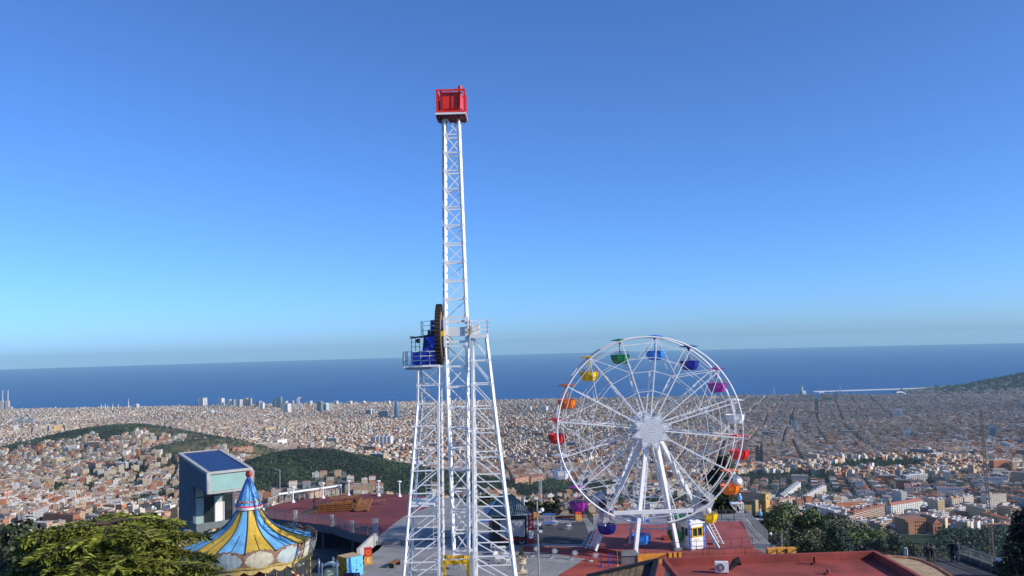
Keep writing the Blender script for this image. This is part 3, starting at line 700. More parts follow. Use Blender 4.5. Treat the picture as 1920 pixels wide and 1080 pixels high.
# ------------------------------------------------------------------ trees
def leaf_cloud(cx, cy, cz, rad, hgt, n, size, col, var=.30, flat=1.0):
    """n leaf clumps on each crown (centre cx cy cz), arrays in, quads out"""
    N = len(cx); idx = np.repeat(np.arange(N), n); T_ = len(idx)
    d = nrg.normal(size=(T_, 3)); d /= np.linalg.norm(d, axis=1)[:, None]; d[:, 2] = np.where(d[:, 2] < -.35, -d[:, 2], d[:, 2])
    lump = 1 + .22 * np.sin(d[:, 0] * 5 + idx * 1.7) * np.sin(d[:, 1] * 5 + idx) + .15 * np.sin(d[:, 2] * 7 + idx)
    rr = (.62 + .42 * nrg.random(T_)) * lump
    c = np.stack([cx[idx] + d[:, 0] * rad[idx] * rr, cy[idx] + d[:, 1] * rad[idx] * rr, cz[idx] + d[:, 2] * hgt[idx] * rr], 1)
    nn = d + nrg.normal(size=(T_, 3)) * .45; nn /= np.linalg.norm(nn, axis=1)[:, None]
    a = np.cross(nn, nrg.normal(size=(T_, 3))); a /= np.linalg.norm(a, axis=1)[:, None]; b = np.cross(nn, a)
    s = (size[idx] * (.6 + .8 * nrg.random(T_)))[:, None]; a *= s; b *= s * .75
    V = np.stack([c - a - b * .4, c + a * .2 - b, c + a + b * .5, c - a * .3 + b], 1).reshape(-1, 3)
    cc = col[idx] * (1 - var + 2 * var * nrg.random((T_, 1)))
    return V, np.arange(4 * T_).reshape(-1, 4), cc
GREENS = np.array([(.040, .062, .022), (.030, .052, .024), (.055, .072, .022), (.045, .055, .028), (.028, .045, .020)])
def grid_pts(x0, x1, y0, y1, s):
    X, Y = np.meshgrid(np.arange(x0, x1, s), np.arange(y0, y1, s)); n = X.size
    return X.ravel() + (nrg.random(n) - .5) * s * .9, Y.ravel() + (nrg.random(n) - .5) * s * .9
def wood(name, label, X, Y, r, n, leaf, tone=1.0):
    N = len(X); rad = r * (.62 + .76 * nrg.random(N)); hg = rad * (.8 + .4 * nrg.random(N))
    cl = GREENS[nrg.integers(0, len(GREENS), N)] * ((tone * (.75 + .5 * nrg.random((N, 1)))))
    V, Q, cc = leaf_cloud(X, Y, zt(X, Y) + hg * .75, rad, hg, n, np.full(N, leaf), cl)
    tag(np_obj(name, V, Q, M['leaf'], cc), label, kind='stuff')
def inside(X, Y, m=.65): return (np.abs(X) < m * Y + 30)
# hills and parks far off
X, Y = grid_pts(-2300, 1900, 1600, 3700, 8.2); g = green(X, Y); bald = (((X + 1040) / 300) ** 2 + ((Y - 2920) / 210) ** 2 < 1) | (((X + 1330) / 170) ** 2 + ((Y - 3390) / 150) ** 2 < 1)
patch = np.sin(X / 63 + 2 * np.sin(Y / 87)) + np.sin(Y / 51 + 2 * np.sin(X / 74)) + .8 * np.sin(X / 21 + Y / 27)
k = (nrg.random(len(X)) < g * np.where(g < .9, .75, 1) * np.where(bald, .16, 1) * np.where(patch > 1.5, .35, .96)) & (Y > 1750) & inside(X, Y); wood('hill_woods', 'dark pine woods on the hills among the city', X[k], Y[k], 4.4 + .7 * nrg.random(k.sum()), 26, 1.45, 1.0 + .34 * np.clip(patch[k], -1, 1.4)[:, None])
X, Y = grid_pts(3000, 5600, 6300, 7700, 24); k = (nrg.random(len(X)) < green(X, Y)) & inside(X, Y); wood('headland_woods', 'dark woods on the headland hill at the right shore', X[k], Y[k], 12, 18, 5, .75)
# trees in gardens and streets
X, Y = grid_pts(-2600, 2600, 1350, 4200, 21); k = inside(X, Y) & (green(X, Y) < .9) & (nrg.random(len(X)) < np.where(Y < 2300, .95, .38)); wood('garden_trees', 'small green trees in gardens and streets between the houses', X[k], Y[k], 4.0, 20, 1.5)
X, Y = grid_pts(-3600, 4800, 4200, 7500, 60); k = inside(X, Y) & (nrg.random(len(X)) < .55); wood('street_trees', 'scattered dark trees in the far streets', X[k], Y[k], 7, 14, 2.6, .8)
# slopes below the park
LIM = lambda px: np.interp(px, [1380, 1444, 1452, 1475, 1520, 1600, 1680, 1745, 1800], [990, 985, 960, 950, 966, 992, 1018, 1038, 1060])
def below_lim(X, Y, h):
    P = np.stack([X, Y, zt(X, Y) + h - H], 1); d = P @ np.array(FWD); px = 960 + F * (P @ np.array(RIGHT)) / d; py = 540 - F * (P @ np.array(UP)) / d
    return (py > LIM(px)) | (px < 1300) | (px > 1760)
X, Y = grid_pts(-950, 950, 640, 1640, 9.0); k = (green(X, Y) > .9) & inside(X, Y) & (np.abs(X) > .16 * Y) & (nrg.random(len(X)) < .93) & below_lim(X, Y, 9.5); wood('slope_woods', 'mixed woods at the foot of the hill', X[k], Y[k], 5.2, 42, 1.5)
X, Y = grid_pts(-450, 450, 330, 640, 7.6); k = inside(X, Y) & (np.abs(X) > .22 * Y) & below_lim(X, Y, 8.5); wood('hillside_woods', 'green woods on the hillside below the park', X[k], Y[k], 4.6, 110, .85)
# single trees on the slope right of the park
def tree_mesh(seed, col, r, h, n, leaf):
    """crown clumps round the limb ends, on a tapered trunk with limbs"""
    q = random.Random(seed); tips = []
    t = MB(); t.path([(0, 0, -1.5), (.1, .05, h * .3), (.0, .1, h * .62), (.1, 0, h * .85)], [.26, .2, .13, .05], 6)
    for i in range(9):
        a = q.random() * 2 * PI; z = h * (.3 + .055 * i); L = r * (.55 + .4 * q.random()); e = (math.cos(a) * L, math.sin(a) * L, z + h * .18 * q.random() + .3)
        t.path([(0, 0, z - .5), (e[0] * .5, e[1] * .5, z + .1), e], [.1, .06, .03], 5); tips.append(e)
    tips.append((0, 0, h * .92))
    tp = np.array(tips); N = len(tp)
    rad = np.array([r * (.32 + .2 * q.random()) for _ in tips]); cl = np.array([[c * (.65 + .7 * q.random()) for c in [1]][0] * np.array(col) for _ in tips])
    V, Q, cc = leaf_cloud(tp[:, 0], tp[:, 1], tp[:, 2], rad, rad * .8, n, np.full(N, leaf), cl)
    return t, V, Q, cc
def make_tree(name, label, seed, col, r, h, n, leaf, group=None):
    root = thing(name, label, 'tree', (0, 0, 0), 0, group); t, V, Q, cc = tree_mesh(seed, col, r, h, n, leaf)
    t.build('trunk', M['bark'], root); np_obj('crown', V, Q, M['leaf'], cc, parent=root); return root
KINDS_T = [('olive_tree', 'grey green', (.10, .11, .065)), ('oak_tree', 'dark green', (.05, .078, .028)), ('oak_tree', 'mid green', (.08, .108, .034)), ('pine_tree', 'dark bluish green', (.034, .058, .034)), ('oak_tree', 'yellowish green', (.12, .12, .028))]
protos = [make_tree(nm, 'tree', 100 + i, col, 4.3, 8.5, 400, .17) for i, (nm, cn, col) in enumerate(KINDS_T)]
used = set(); X, Y = grid_pts(26, 300, 92, 420, 7.6); k = (X > .262 * Y + np.where(Y < 120, 4.5, 0)) & (X < .52 * Y)
def in_spur(x, y):
    px, py = proj((x, y, float(zt(x, y)))); return room(x, y) > 3.2 and py < 1130
def room(x, y):
    px, py = proj((x, y, float(zt(x, y)))); return W(px, float(LIM(px)), y).z - float(zt(x, y))
k &= np.array([in_spur(x, y) for x, y in zip(X, Y)])
spots = sorted(zip(X[k], Y[k]), key=lambda p: p[0] / p[1])
for x, y in spots:
    z = float(zt(x, y)); j = rng.choices(range(5), [3, 4, 3, 3, .25])[0]
    px, py = proj((x, y, z + 6)); where = 'behind the park railing' if px < 1500 else 'on the wooded spur' if px < 1640 else 'on the slope beyond the terrace'
    o = protos[j] if j not in used else copy_tree(protos[j]); used.add(j)
    o.location = (x, y, z); o.rotation_euler = (0, 0, rng.random() * 6.28); s = min(.75 + .5 * rng.random(), room(x, y) / 8.6); o.scale = (s, s, s * (.85 + .3 * rng.random()))
    tag(o, '%s bushy tree in the wood %s' % (KINDS_T[j][1], where), 'tree', 'trees of the wood %s' % where)
# ------------------------------------------------------------------ park ground
def P2(px, py, z): p = G(px, py, z); return (p.x, p.y)
b = MB(); b.prism([(-15.6, 56), (-15.9, 84), (-14.6, 90), (-13, 118), (-2, 117), (2, 108), (9, 104.5), (28, 103.5), P2(1398, 973, 0), P2(1442, 1017, 0), P2(1494, 1046, 0), (27.5, 74), (27.5, 56)], -7, 0)
tag(b.build('park_pavement', M['paving']), 'grey paved terrace of the hilltop park', kind='structure')
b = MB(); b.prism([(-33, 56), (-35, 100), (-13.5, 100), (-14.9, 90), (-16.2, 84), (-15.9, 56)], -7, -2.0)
tag(b.build('lower_pavement', M['asphalt']), 'lower pavement where the carousel stands', kind='structure')  # dark asphalt tone also paints the shade of the hollow
grey_t = [P2(*q) for q in ((705, 1015, .4), (760, 1013, .4), (850, 1003, .4), (900, 960, .4), (880, 935, .4), (800, 930, .4), (730, 960, .4))]
b = MB(); b.prism(grey_t, .004, .36); tag(b.build('upper_pavement', M['paving']), 'slightly raised grey pavement beside the plaza', kind='structure')
edge = [P2(*q, .4) for q in ((500, 952), (520, 945), (551, 939), (607, 932), (655, 927), (711, 926), (760, 927), (800, 931), (826, 943), (790, 956), (757, 969), (735, 985), (705, 1009), (690, 1007), (660, 999), (622, 987), (554, 978), (500, 972))]
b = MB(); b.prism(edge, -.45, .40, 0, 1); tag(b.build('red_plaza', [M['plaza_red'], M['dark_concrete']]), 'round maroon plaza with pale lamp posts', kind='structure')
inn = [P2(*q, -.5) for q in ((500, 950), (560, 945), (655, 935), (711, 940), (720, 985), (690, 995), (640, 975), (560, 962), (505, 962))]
b = MB(); b.prism(inn, -6, -.46); tag(b.build('retaining_wall', mat('shade_dark_wall', (.018, .02, .03), .9, var=.3)), 'retaining wall in the hollow under the plaza, coloured dark for shade', 'wall')  # near black colour stands for the deep shade under the plaza
b = MB(); p = G(656, 1002, .4)
for px, py in ((656, 1001), (600, 988)): q = G(px, py, 0); b.beam((q.x + .3, q.y + .3, -6), (q.x + .3, q.y + .3, -.4), .35)
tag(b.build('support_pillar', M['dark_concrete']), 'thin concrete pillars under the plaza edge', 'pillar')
# red painted areas of the floor and one painted shadow, sheets just above the paving
def sheet(name, label, pts, z, m):
    b = MB(); q = [P2(x, y, z) for x, y in pts]
    ar = sum(q[i][0] * q[(i + 1) % len(q)][1] - q[(i + 1) % len(q)][0] * q[i][1] for i in range(len(q)))
    if ar < 0: q = q[::-1]
    b.face([(x, y, z) for x, y in q]); tag(b.build(name, m), label, kind='structure')
sheet('red_path', 'red coated floor strip crossing the grey paving', [(978, 1024), (1100, 1026), (1250, 1030), (1300, 1040), (1290, 1062), (1240, 1095), (1010, 1100), (1098, 1048), (1040, 1038), (975, 1033)], .006, M['floor_red'])
sheet('red_margin', 'red coated floor behind the iron railing', [(1290, 1036), (1420, 1030), (1436, 1040), (1436, 1047), (1290, 1052)], .007, M['floor_red'])
sheet('painted_shadow', 'shadow beyond the tables, painted as a dark sheet on the paving', [(985, 985), (1095, 978), (1105, 1002), (1090, 1020), (985, 1020)], .006, M['asphalt'])  # dark sheet painting the shadow that falls across the paving
# raised deck of the wheel
b = MB(); deck = [P2(*q, .4) for q in ((1103, 1023), (1120, 990), (1150, 982), (1265, 979), (1392, 977), (1412, 1026), (1330, 1033), (1200, 1041))]
b.prism(deck, .004, .4); tag(b.build('wheel_deck', M['deck_red']), 'raised red deck under the big wheel', kind='structure')
b = MB(); a, c = G(1325, 1036, .1), G(1411, 1028, .1)
for i in range(30):
    t = i / 29; q = a.lerp(c, t); b.box((q.x, q.y - .12, .2), (.13, .1, .36))
tag(b.build('deck_skirt', M['red']), 'bright red slatted skirt along the front edge of the deck', 'skirt')

# ------------------------------------------------------------------ tower ride
TB = W(856, 622, 72); TX0 = TB.x; ZP = TB.z
def Lt(px, py, Y): p = W(px, py, Y); return Vector((p.x - TX0, p.y - 72, p.z))
ride = thing('tower_ride', 'tall white lattice tower ride with a red cabin on top and two trestles', 'amusement ride', (TX0, 72, 0))
zT, zB = Lt(849, 222, 72).z, Lt(860, 1036, 72).z
def bw(z):
    if z > ZP + 1.3: return 1.78 + (1.20 - 1.78) * (z - ZP - 1.3) / (zT - ZP - 1.3)
    if z < ZP - 1.3: return 1.78 + (1.22 - 1.78) * (ZP - 1.3 - z) / (ZP - 1.3 - zB)
    return 1.78
def lattice(st, np_, diag, cw, bwid, parent, name, mt, xbrace=False, side=.45):
    """st: list of (z, xl, xr, yf, yb) from the top down; np_ panels"""
    zs = np.linspace(st[0][0], st[-1][0], np_ + 1); A = np.array(st)[::-1]
    def at(z): return [float(np.interp(z, A[:, 0], A[:, k])) for k in range(1, 5)]
    b = MB()
    for (z0, *s0), (z1, *s1) in zip(st[:-1], st[1:]):
        for i in (0, 1):
            for j in (2, 3): b.beam((s0[i], s0[j], z0), (s1[i], s1[j], z1), cw)
    for q in range(np_ + 1):
        xl, xr, yf, yb = at(zs[q])
        for y in (yf, yb): b.beam((xl, y, zs[q]), (xr, y, zs[q]), bwid)
        for x in (xl, xr): b.beam((x, yf, zs[q]), (x, yb, zs[q]), bwid * .7)
        for x in (xl, xr):
            for y in (yf, yb): b.box((x, y, zs[q]), (cw * 1.25, cw * 1.12, cw * 1.5))
        if q == np_: break
        a = (xl, xr, yf, yb); c = at(zs[q + 1])
        for yi in (2, 3):
            f = diag if yi == 2 or not xbrace else -diag
            i0, i1 = (0, 1) if f > 0 else (1, 0)
            b.beam((a[i0], a[yi], zs[q]), (c[i1], c[yi], zs[q + 1]), bwid * (.95 if yi == 2 else .7))
        for xi in (0, 1):
            j0, j1 = (2, 3) if q % 2 else (3, 2)
            b.beam((a[xi], a[j0], zs[q]), (c[xi], c[j1], zs[q + 1]), bwid * side)
    b.build(name, mt, parent)
h_ = lambda z: bw(z) / 2
lattice([(zT, -h_(zT), h_(zT), -h_(zT), h_(zT)), (ZP + 1.2, -.89, .89, -.89, .89)], 11, 1, .17, .12, ride, 'boom', M['white'], True)
lattice([(ZP - 1.2, -.89, .89, -.89, .89), (zB, -h_(zB), h_(zB), -h_(zB), h_(zB))], 10, -1, .17, .11, ride, 'boom', M['white'], True)
b = MB()
for sx in (-1, 1):
    for sy in (-1, 1): b.beam((sx * .89, sy * .89, ZP - 1.2), (sx * .89, sy * .89, ZP + 1.2), .26)
for sy in (-1, 1):
    b.box((0, sy * .86, ZP), (1.7, .14, .75)); b.box((0, sy * .86, ZP + .85), (1.7, .12, .2)); b.box((0, sy * .86, ZP - .85), (1.7, .12, .2))
    b.beam((-.8, sy * .86, ZP - .3), (-.3, sy * .86, ZP - .9), .14)
for sx in (-1, 1): b.box((sx * .89, 0, ZP), (.14, 1.6, .9))
b.build('pivot_frame', M['white'], ride)
b = MB()                                            # climbing ladder along the left side of the boom
for y in (-.2, .25): b.beam((-.80, y - .3, zT), (-1.06, y - .3, ZP + 1), .05); 
for i in range(58):
    z = zT + (ZP + 1 - zT) * i / 57; x = -.80 - .26 * i / 57; b.beam((x - .03, -.5, z), (x - .03, -.05, z), .05)
b.build('boom_ladder', M['white_old'], ride)
# red cabin on its floor plate
fl_z = zT + .12
b = MB(); b.box((-.02, 0, fl_z), (2.62, 2.4, .16)); b.build('floor_plate', M['white'], ride)
b = MB(); b.box((-.02, 0, fl_z - .15), (2.45, 2.2, .12))
for i in range(6): b.box((-1 + i * .4, 0, fl_z - .27), (.1, 2.1, .12))
b.build('floor_beam', M['dark_red'], ride)
cage = MB()
for sx in (-1, 1):
    for sy in (-1, 1): cage.box((sx * 1.17, sy * 1.05, fl_z + 1.1), (.17, .17, 2.05))
for z in (fl_z + .2, fl_z + 2.05):
    for sy in (-1, 1): cage.box((0, sy * 1.05, z), (2.5, .12, .14))
    for sx in (-1, 1): cage.box((sx * 1.17, 0, z), (.12, 2.2, .14))
cg = cage.build('cage', M['red'], ride)
tub = MB(); n = 16
def rrect(hx, hy, r, z):
    pts = []
    for cx, cy, a0 in ((hx - r, hy - r, 0), (-hx + r, hy - r, 90), (-hx + r, -hy + r, 180), (hx - r, -hy + r, 270)):
        for k in range(4): t = R(a0 + 30 * k); pts.append((cx + r * math.cos(t), cy + r * math.sin(t), z))
    return pts
rings = [rrect(.82, .72, .2, fl_z + .42), rrect(.90, .80, .22, fl_z + .52), rrect(.95, .84, .22, fl_z + 1.95)]
for rg in rings: tub.v += rg
for k in range(2):
    for i in range(16): j = (i + 1) % 16; tub.f.append((k * 16 + i, k * 16 + j, (k + 1) * 16 + j, (k + 1) * 16 + i)); tub.m.append(0)
tub.f.append(tuple(reversed(range(16)))); tub.m.append(1); tub.f.append(tuple(32 + i for i in range(16))); tub.m.append(1)
cab = tub.build('cabin', [M['red'], M['dark_red']], ride)
b = MB(); b.box((.02, -.835, fl_z + 1.22), (.05, .06, 1.35)); b.box((.62, -.835, fl_z + 1.22), (.04, .06, 1.35)); b.build('door_seam', M['dark_red'], cab)
b = MB(); b.tube((.78, -.5, fl_z + .6), (.78, -.5, fl_z + 2.55), .17, n=12); b.build('hydraulic_post', M['red'], cab)
b = MB(); b.tube((-.92, .6, fl_z + .6), (-.92, .6, fl_z + 2.45), .13, n=12); b.build('hydraulic_post', M['dark_red'], cab)
b = MB()
for z in (2.3, 2.42): b.beam((-.85, .5, fl_z + z), (.7, -.4, fl_z + z), .03)
b.build('hand_rail', M['white'], cab)
# trestles
def stat(py, xl, xr, yf, yb):
    p, q = Lt(xl, py, 72 + yf), Lt(xr, py, 72 + yf); return ((p.z + q.z) / 2, p.x, q.x, yf, yb)
s0, s1, s2 = stat(688, 783.5, 823, -1.0, 1.5), stat(757, 783, 822, -1.2, 2.1), stat(1080, 757, 823, -2.2, 2.6)
def ext(a, c, z=0.0):
    t = (z - a[0]) / (c[0] - a[0]); return tuple(a[i] + (c[i] - a[i]) * t for i in range(5))
lattice([s0, s1], 2, 1, .15, .08, ride, 'trestle', M['white'], True)
lattice([s1, ext(s1, s2)], 9, -1, .17, .09, ride, 'trestle', M['white'])
r0, r1, r2 = stat(632, 885, 911, -1.0, 1.5), stat(745, 886, 924, -1.3, 2.0), stat(1080, 889, 964.5, -2.2, 2.8)
lattice([r0, r1, ext(r1, r2)], 11, 1, .17, .09, ride, 'trestle', M['white'])
b = MB()                                            # ladder and landings inside the left trestle
la, lb_ = Lt(797, 850, 72), Lt(797, 930, 72)
for dx in (0, .5): b.beam((la.x + dx, .2, lb_.z), (la.x + dx, .2, la.z + 6.5), .05)
for i in range(34): z = lb_.z + (la.z + 6.5 - lb_.z) * i / 33; b.beam((la.x, .2, z), (la.x + .5, .2, z), .04)
l2 = Lt(811, 945, 72)
for dx in (0, .45): b.beam((l2.x + dx - .1, .6, 0), (l2.x + dx, .6, l2.z), .05)
for i in range(26): z = l2.z * i / 25; b.beam((l2.x - .1, .6, z), (l2.x + .45, .6, z), .04)
b.build('ladder', M['white_old'], ride)
b = MB(); g0 = Lt(768, 943, 72); g1 = Lt(820, 943, 72); b.box(((g0.x + g1.x) / 2, .2, g0.z), (g1.x - g0.x - .2, 3.6, .12)); b.build('landing', M['white_old'], ride)
def railing(mb, pts, hgt, n, w=.05, closed=False):
    for a, c in zip(pts[:-1], pts[1:]):
        a, c = Vector(a), Vector(c)
        for i in range(1, n + 1): u = Vector((0, 0, hgt * i / n)); mb.beam(a + u, c + u, w)
        k = max(1, round((c - a).length / .75))
        for i in range(k + 1): q = a.lerp(c, i / k); mb.beam(q, q + Vector((0, 0, hgt)), w)
# left machinery platform
pl, pr = Lt(757, 687, 71), Lt(823, 687, 71); zpl = pl.z
b = MB(); b.box(((pl.x + pr.x) / 2, .2, zpl), (pr.x - pl.x, 3.0, .16)); b.box(((pl.x + pr.x) / 2 - .3, .2, zpl - .2), (pr.x - pl.x - .9, 2.6, .22), 0, 1); plat = b.build('machine_platform', [M['white'], M['grey_metal']], ride)
b = MB(); railing(b, [(pl.x, 1.6, zpl + .08), (pl.x, -1.3, zpl + .08), (pr.x, -1.3, zpl + .08), (pr.x, -.2, zpl + .08)], 1.12, 3, .055); b.build('guard_rail', M['white'], plat)
b = MB(); hx0, hx1 = Lt(772, 660, 72).x, Lt(821, 660, 72).x; hz = zpl + .1
b.box(((hx0 + hx1) / 2, .35, hz + .55), (hx1 - hx0, 2.0, 1.1))
house = b.build('machine_house', M['blue'], ride)
b = MB(); xm = Lt(793, 640, 72).x; zt_ = Lt(800, 628, 72).z
b.hexa([(xm, -.62, hz + 1.1), (hx1 + .3, -.62, hz + 1.1), (hx1 + .3, 1.3, hz + 1.1), (xm, 1.3, hz + 1.1), (xm + .1, -.35, zt_ - .15), (hx1 + .3, -.35, zt_ + .05), (hx1 + .3, 1.1, zt_ + .05), (xm + .1, 1.1, zt_ - .15)])
b.box((hx1 - .05, .4, zt_ + .65), (1.0, 1.1, 1.2)); b.build('motor_cover', M['blue'], house)
b = MB(); b.face([(xm + .25, -.645, hz + 2.2), (xm + .9, -.68, hz + 1.25), (hx1 + .1, -.57, hz + 2.45)]); b.face([(xm + .9, -.70, hz + 1.2), (xm + 1.0, -.70, hz + 1.2), (hx1 + .1, -.56, hz + 2.3), (hx1, -.56, hz + 2.35)], 1); b.build('cover_panel', [mat('bright_blue_panel', (.02, .07, .62), .4), M['black']], house)
b = MB()
for x in (hx0 + .05, hx0 + .4, hx0 + .75, hx0 + 1.15): b.beam((x, -.55, hz + 1.1), (x, -.55, Lt(780, 634, 72).z), .05)
for z in (1.5, 1.9, 2.3): b.beam((hx0 + .05, -.55, hz + z), (hx0 + .8, -.55, hz + z), .04)
b.beam((hx0 - .1, -.4, Lt(772, 634, 72).z), (xm + 1.1, -.4, zt_ + .05), .12, .1); b.beam((hx0 - .1, 1.2, Lt(772, 634, 72).z), (xm + 1.1, 1.2, zt_ + .05), .12, .1)
b.hexa([(hx0 - .1, -.4, hz + 2.35), (xm + .4, -.4, zt_ - .3), (xm + .4, 1.2, zt_ - .3), (hx0 - .1, 1.2, hz + 2.35), (hx0 - .1, -.4, hz + 2.41), (xm + .4, -.4, zt_ - .24), (xm + .4, 1.2, zt_ - .24), (hx0 - .1, 1.2, hz + 2.41)])
b.build('control_shelter', M['dark_metal'], house)
b = MB(); railing(b, [(xm - .1, 1.4, zt_), (xm - .1, -.3, zt_), (hx1 + .2, -.3, zt_)], 1.15, 3, .045); b.build('roof_rail', M['white'], house)
b = MB(); b.sphere((xm - .35, -.5, hz + 2.0), .2, 10, 6); b.build('lamp_ball', M['black'], house)
# big brown drive wheel, its axle across the boom
wx = Lt(824.5, 626, 72).x; zr = Lt(824, 627, 72).z; RR = 2.52
b = MB(); N = 48
prof = [(RR - .32, -.22), (RR, -.22), (RR, .22), (RR - .32, .22)]
for i in range(N):
    t = 2 * PI * i / N
    for r_, x_ in prof: b.v.append((wx + x_, r_ * math.cos(t), zr + r_ * math.sin(t)))
for i in range(N):
    j = (i + 1) % N
    for k in range(4): l = (k + 1) % 4; b.f.append((i * 4 + k, i * 4 + l, j * 4 + l, j * 4 + k)); b.m.append(0)
for i in range(0, N, 1):
    t = 2 * PI * (i + .5) / N; b.box((wx, (RR + .02) * math.cos(t), zr + (RR + .02) * math.sin(t)), (.46, .07, .07))
dw = b.build('drive_wheel', M['brown'], ride)
b = MB()
for i in range(8):
    t = PI * i / 8; c_, s_ = math.cos(t), math.sin(t); b.beam((wx + .1, (RR - .25) * c_, zr + (RR - .25) * s_), (wx + .1, -(RR - .25) * c_, zr - (RR - .25) * s_), .12, .1)
b.path([(wx + .24, (RR - .5) * math.cos(2 * PI * i / 32), zr + (RR - .5) * math.sin(2 * PI * i / 32)) for i in range(32)], .05, 6, 0, True)
b.build('wheel_spoke', M['tan_metal'], dw)
b = MB(); b.tube((wx - 1, 0, ZP), (Lt(884, 620, 72).x, 0, ZP), .24, n=14); b.tube((Lt(880, 620, 72).x, 0, ZP), (Lt(888, 620, 72).x, 0, ZP), .42, n=14); b.build('axle', M['black'], ride)
b = MB(); b.box((wx + .3, -1.05, zr + .05), (.3, .3, .45)); b.build('axle_cap', M['yellow'], dw)
# right bearing platform
ql, qr = Lt(881, 628, 71), Lt(914, 628, 71); zq = ql.z
b = MB(); b.box(((ql.x + qr.x) / 2, .2, zq - .1), (qr.x - ql.x, 2.9, .34)); rp = b.build('bearing_platform', M['white'], ride)
b = MB(); railing(b, [(ql.x, -1.2, zq + .08), (qr.x, -1.2, zq + .08), (qr.x, 1.6, zq + .08), (ql.x, 1.6, zq + .08), (ql.x, -1.2, zq + .08)], 1.15, 3, .05); b.build('guard_rail', M['white'], rp)
b = MB(); b.box((ql.x + .45, 0, zq + .45), (.7, .9, .75)); b.tube((ql.x + .4, -.5, zq + .6), (ql.x + .4, .5, zq + .6), .3); b.build('bearing', M['white_old'], rp)
b = MB(); b.box((ql.x - .2, -.3, zq + .25), (.25, .3, .35)); b.build('bearing_bolt', M['yellow'], rp)
b = MB(); u = Lt(855, 1050, 72)
for x in (Lt(834, 1050, 72).x, Lt(878, 1050, 72).x): b.beam((x, -.7, 0), (x, -.7, u.z + .1), .26)
b.beam((Lt(831, 1050, 72).x, -.7, u.z), (Lt(880, 1050, 72).x, -.7, u.z), .3, .3); b.beam((Lt(831, 1050, 72).x, .7, u.z + .1), (Lt(880, 1050, 72).x, .7, u.z + .1), .25, .25)
for x in (Lt(838, 1050, 72).x, Lt(872, 1050, 72).x): b.beam((x, -.9, u.z + .1), (x, .9, u.z + .1), .2)
b.build('counterweight_frame', M['yellow'], ride)
b = MB(); b.box((Lt(862, 1078, 72).x, -1.0, .75), (1.5, .5, 1.5)); b.build('control_desk', M['white'], ride)
b = MB(); b.box((Lt(934, 1078, 72).x, -1.2, .85), (1.5, .9, 1.5)); b.build('fuse_box', M['blue'], ride)

# ------------------------------------------------------------------ big wheel
YW = 86.0; hub = W(1219, 806, YW - 1.6); WB = Vector((hub.x, YW, .4)); ZH = hub.z - .4
RW = 172 * 84.6 / F
wheel = thing('ferris_wheel', 'white ferris wheel with sixteen coloured gondolas on a red deck', 'ferris wheel', WB)
PH0 = R(6.5); ND = [PH0 + 2 * PI * i / 16 for i in range(16)]
def wp(a, r, y): return Vector((r * math.sin(a), y, ZH + r * math.cos(a)))
YN, YF_ = -1.55, 1.55
for y in (YN, YF_):
    b = MB(); b.path([wp(2 * PI * i / 96, RW, y) for i in range(96)], .085, 8, 0, True); b.build('rim', M['white'], wheel, True)
    for r_ in (.945, .785, .635, .42):
        b = MB()
        for i in range(16): b.beam(wp(ND[i], RW * r_, y), wp(ND[(i + 1) % 16], RW * r_, y), .05)
        b.build('brace_ring', M['white'], wheel)
    b = MB()
    for i in range(0, 16, 2):
        for e in (-1, 1): b.beam(wp(ND[i], RW, y), wp(ND[(i + e) % 16], RW * .635, y), .06)
    b.build('diagonal_brace', M['white'], wheel)
    for i in range(16):
        b = MB(); b.beam(wp(ND[i], 1.0, y), wp(ND[i], RW, y), .105)
        off = .035; yy = y + (.22 if y < 0 else -.22)
        for k in range(9):
            r0_, r1_ = 2.0 + k * .62, 2.0 + k * .62 + .42
            if r1_ < RW * .8: b.beam(wp(ND[i] + .012, r0_, yy), wp(ND[i] + .012, r1_, yy), .065)
        b.build('spoke', M['white'], wheel)
b = MB()
for i in range(16):
    b.beam(wp(ND[i], RW, YN), wp(ND[i], RW, YF_), .06); b.beam(wp(ND[i], RW * .635, YN), wp(ND[i], RW * .635, YF_), .06)
    b.beam(wp(ND[i], RW * .635, YN), wp(ND[i], RW * .42, YF_), .05); b.beam(wp(ND[i], RW * .42, YN), wp(ND[i], RW * .42, YF_), .06)
b.build('cross_tie', M['white'], wheel)
for y, s_ in ((YN - 1.0, 1), (YF_ + .9, .97)):
    b = MB(); star = []
    for i in range(16):
        a = PH0 + PI / 8 + 2 * PI * i / 16; r_ = 2.05 * s_ if i % 2 == 0 else 1.28 * s_; star.append((a, r_))
    f0 = [wp(a, r_, y - .06) for a, r_ in star]; f1 = [wp(a, r_, y + .06) for a, r_ in star]; c0, c1 = wp(0, 0, y - .07), wp(0, 0, y + .06)
    for i in range(16):
        j = (i + 1) % 16; b.face([c0, f0[i], f0[j]]); b.face([c1, f1[j], f1[i]]); b.face([f0[i], f1[i], f1[j], f0[j]])
    for q in range(1, 7):
        r_ = q * .19; n = 3 + q * 5
        for i in range(n):
            p = wp(2 * PI * i / n, r_, y - .075); b.box(p, (.06, .03, .06), 0, 1)
    for i in range(0, 16, 2):
        for q in (-1, 1):
            for k in range(6):
                t = (k + .5) / 6; a1, r1_ = star[i]; a0, r0_ = star[(i + q) % 16]
                p = wp(a1, r1_ * .9, y - .075) * (1 - t) + wp(a0, r0_ * .93, y - .075) * t; b.box(p, (.05, .03, .05), 0, 1)
    b.build('hub_star', [M['white'], M['dark_concrete']], wheel)
b = MB(); b.tube(wp(0, 0, YN - .9), wp(0, 0, YF_ + .85), .6, n=16); b.build('hub_axle', M['white_old'], wheel)
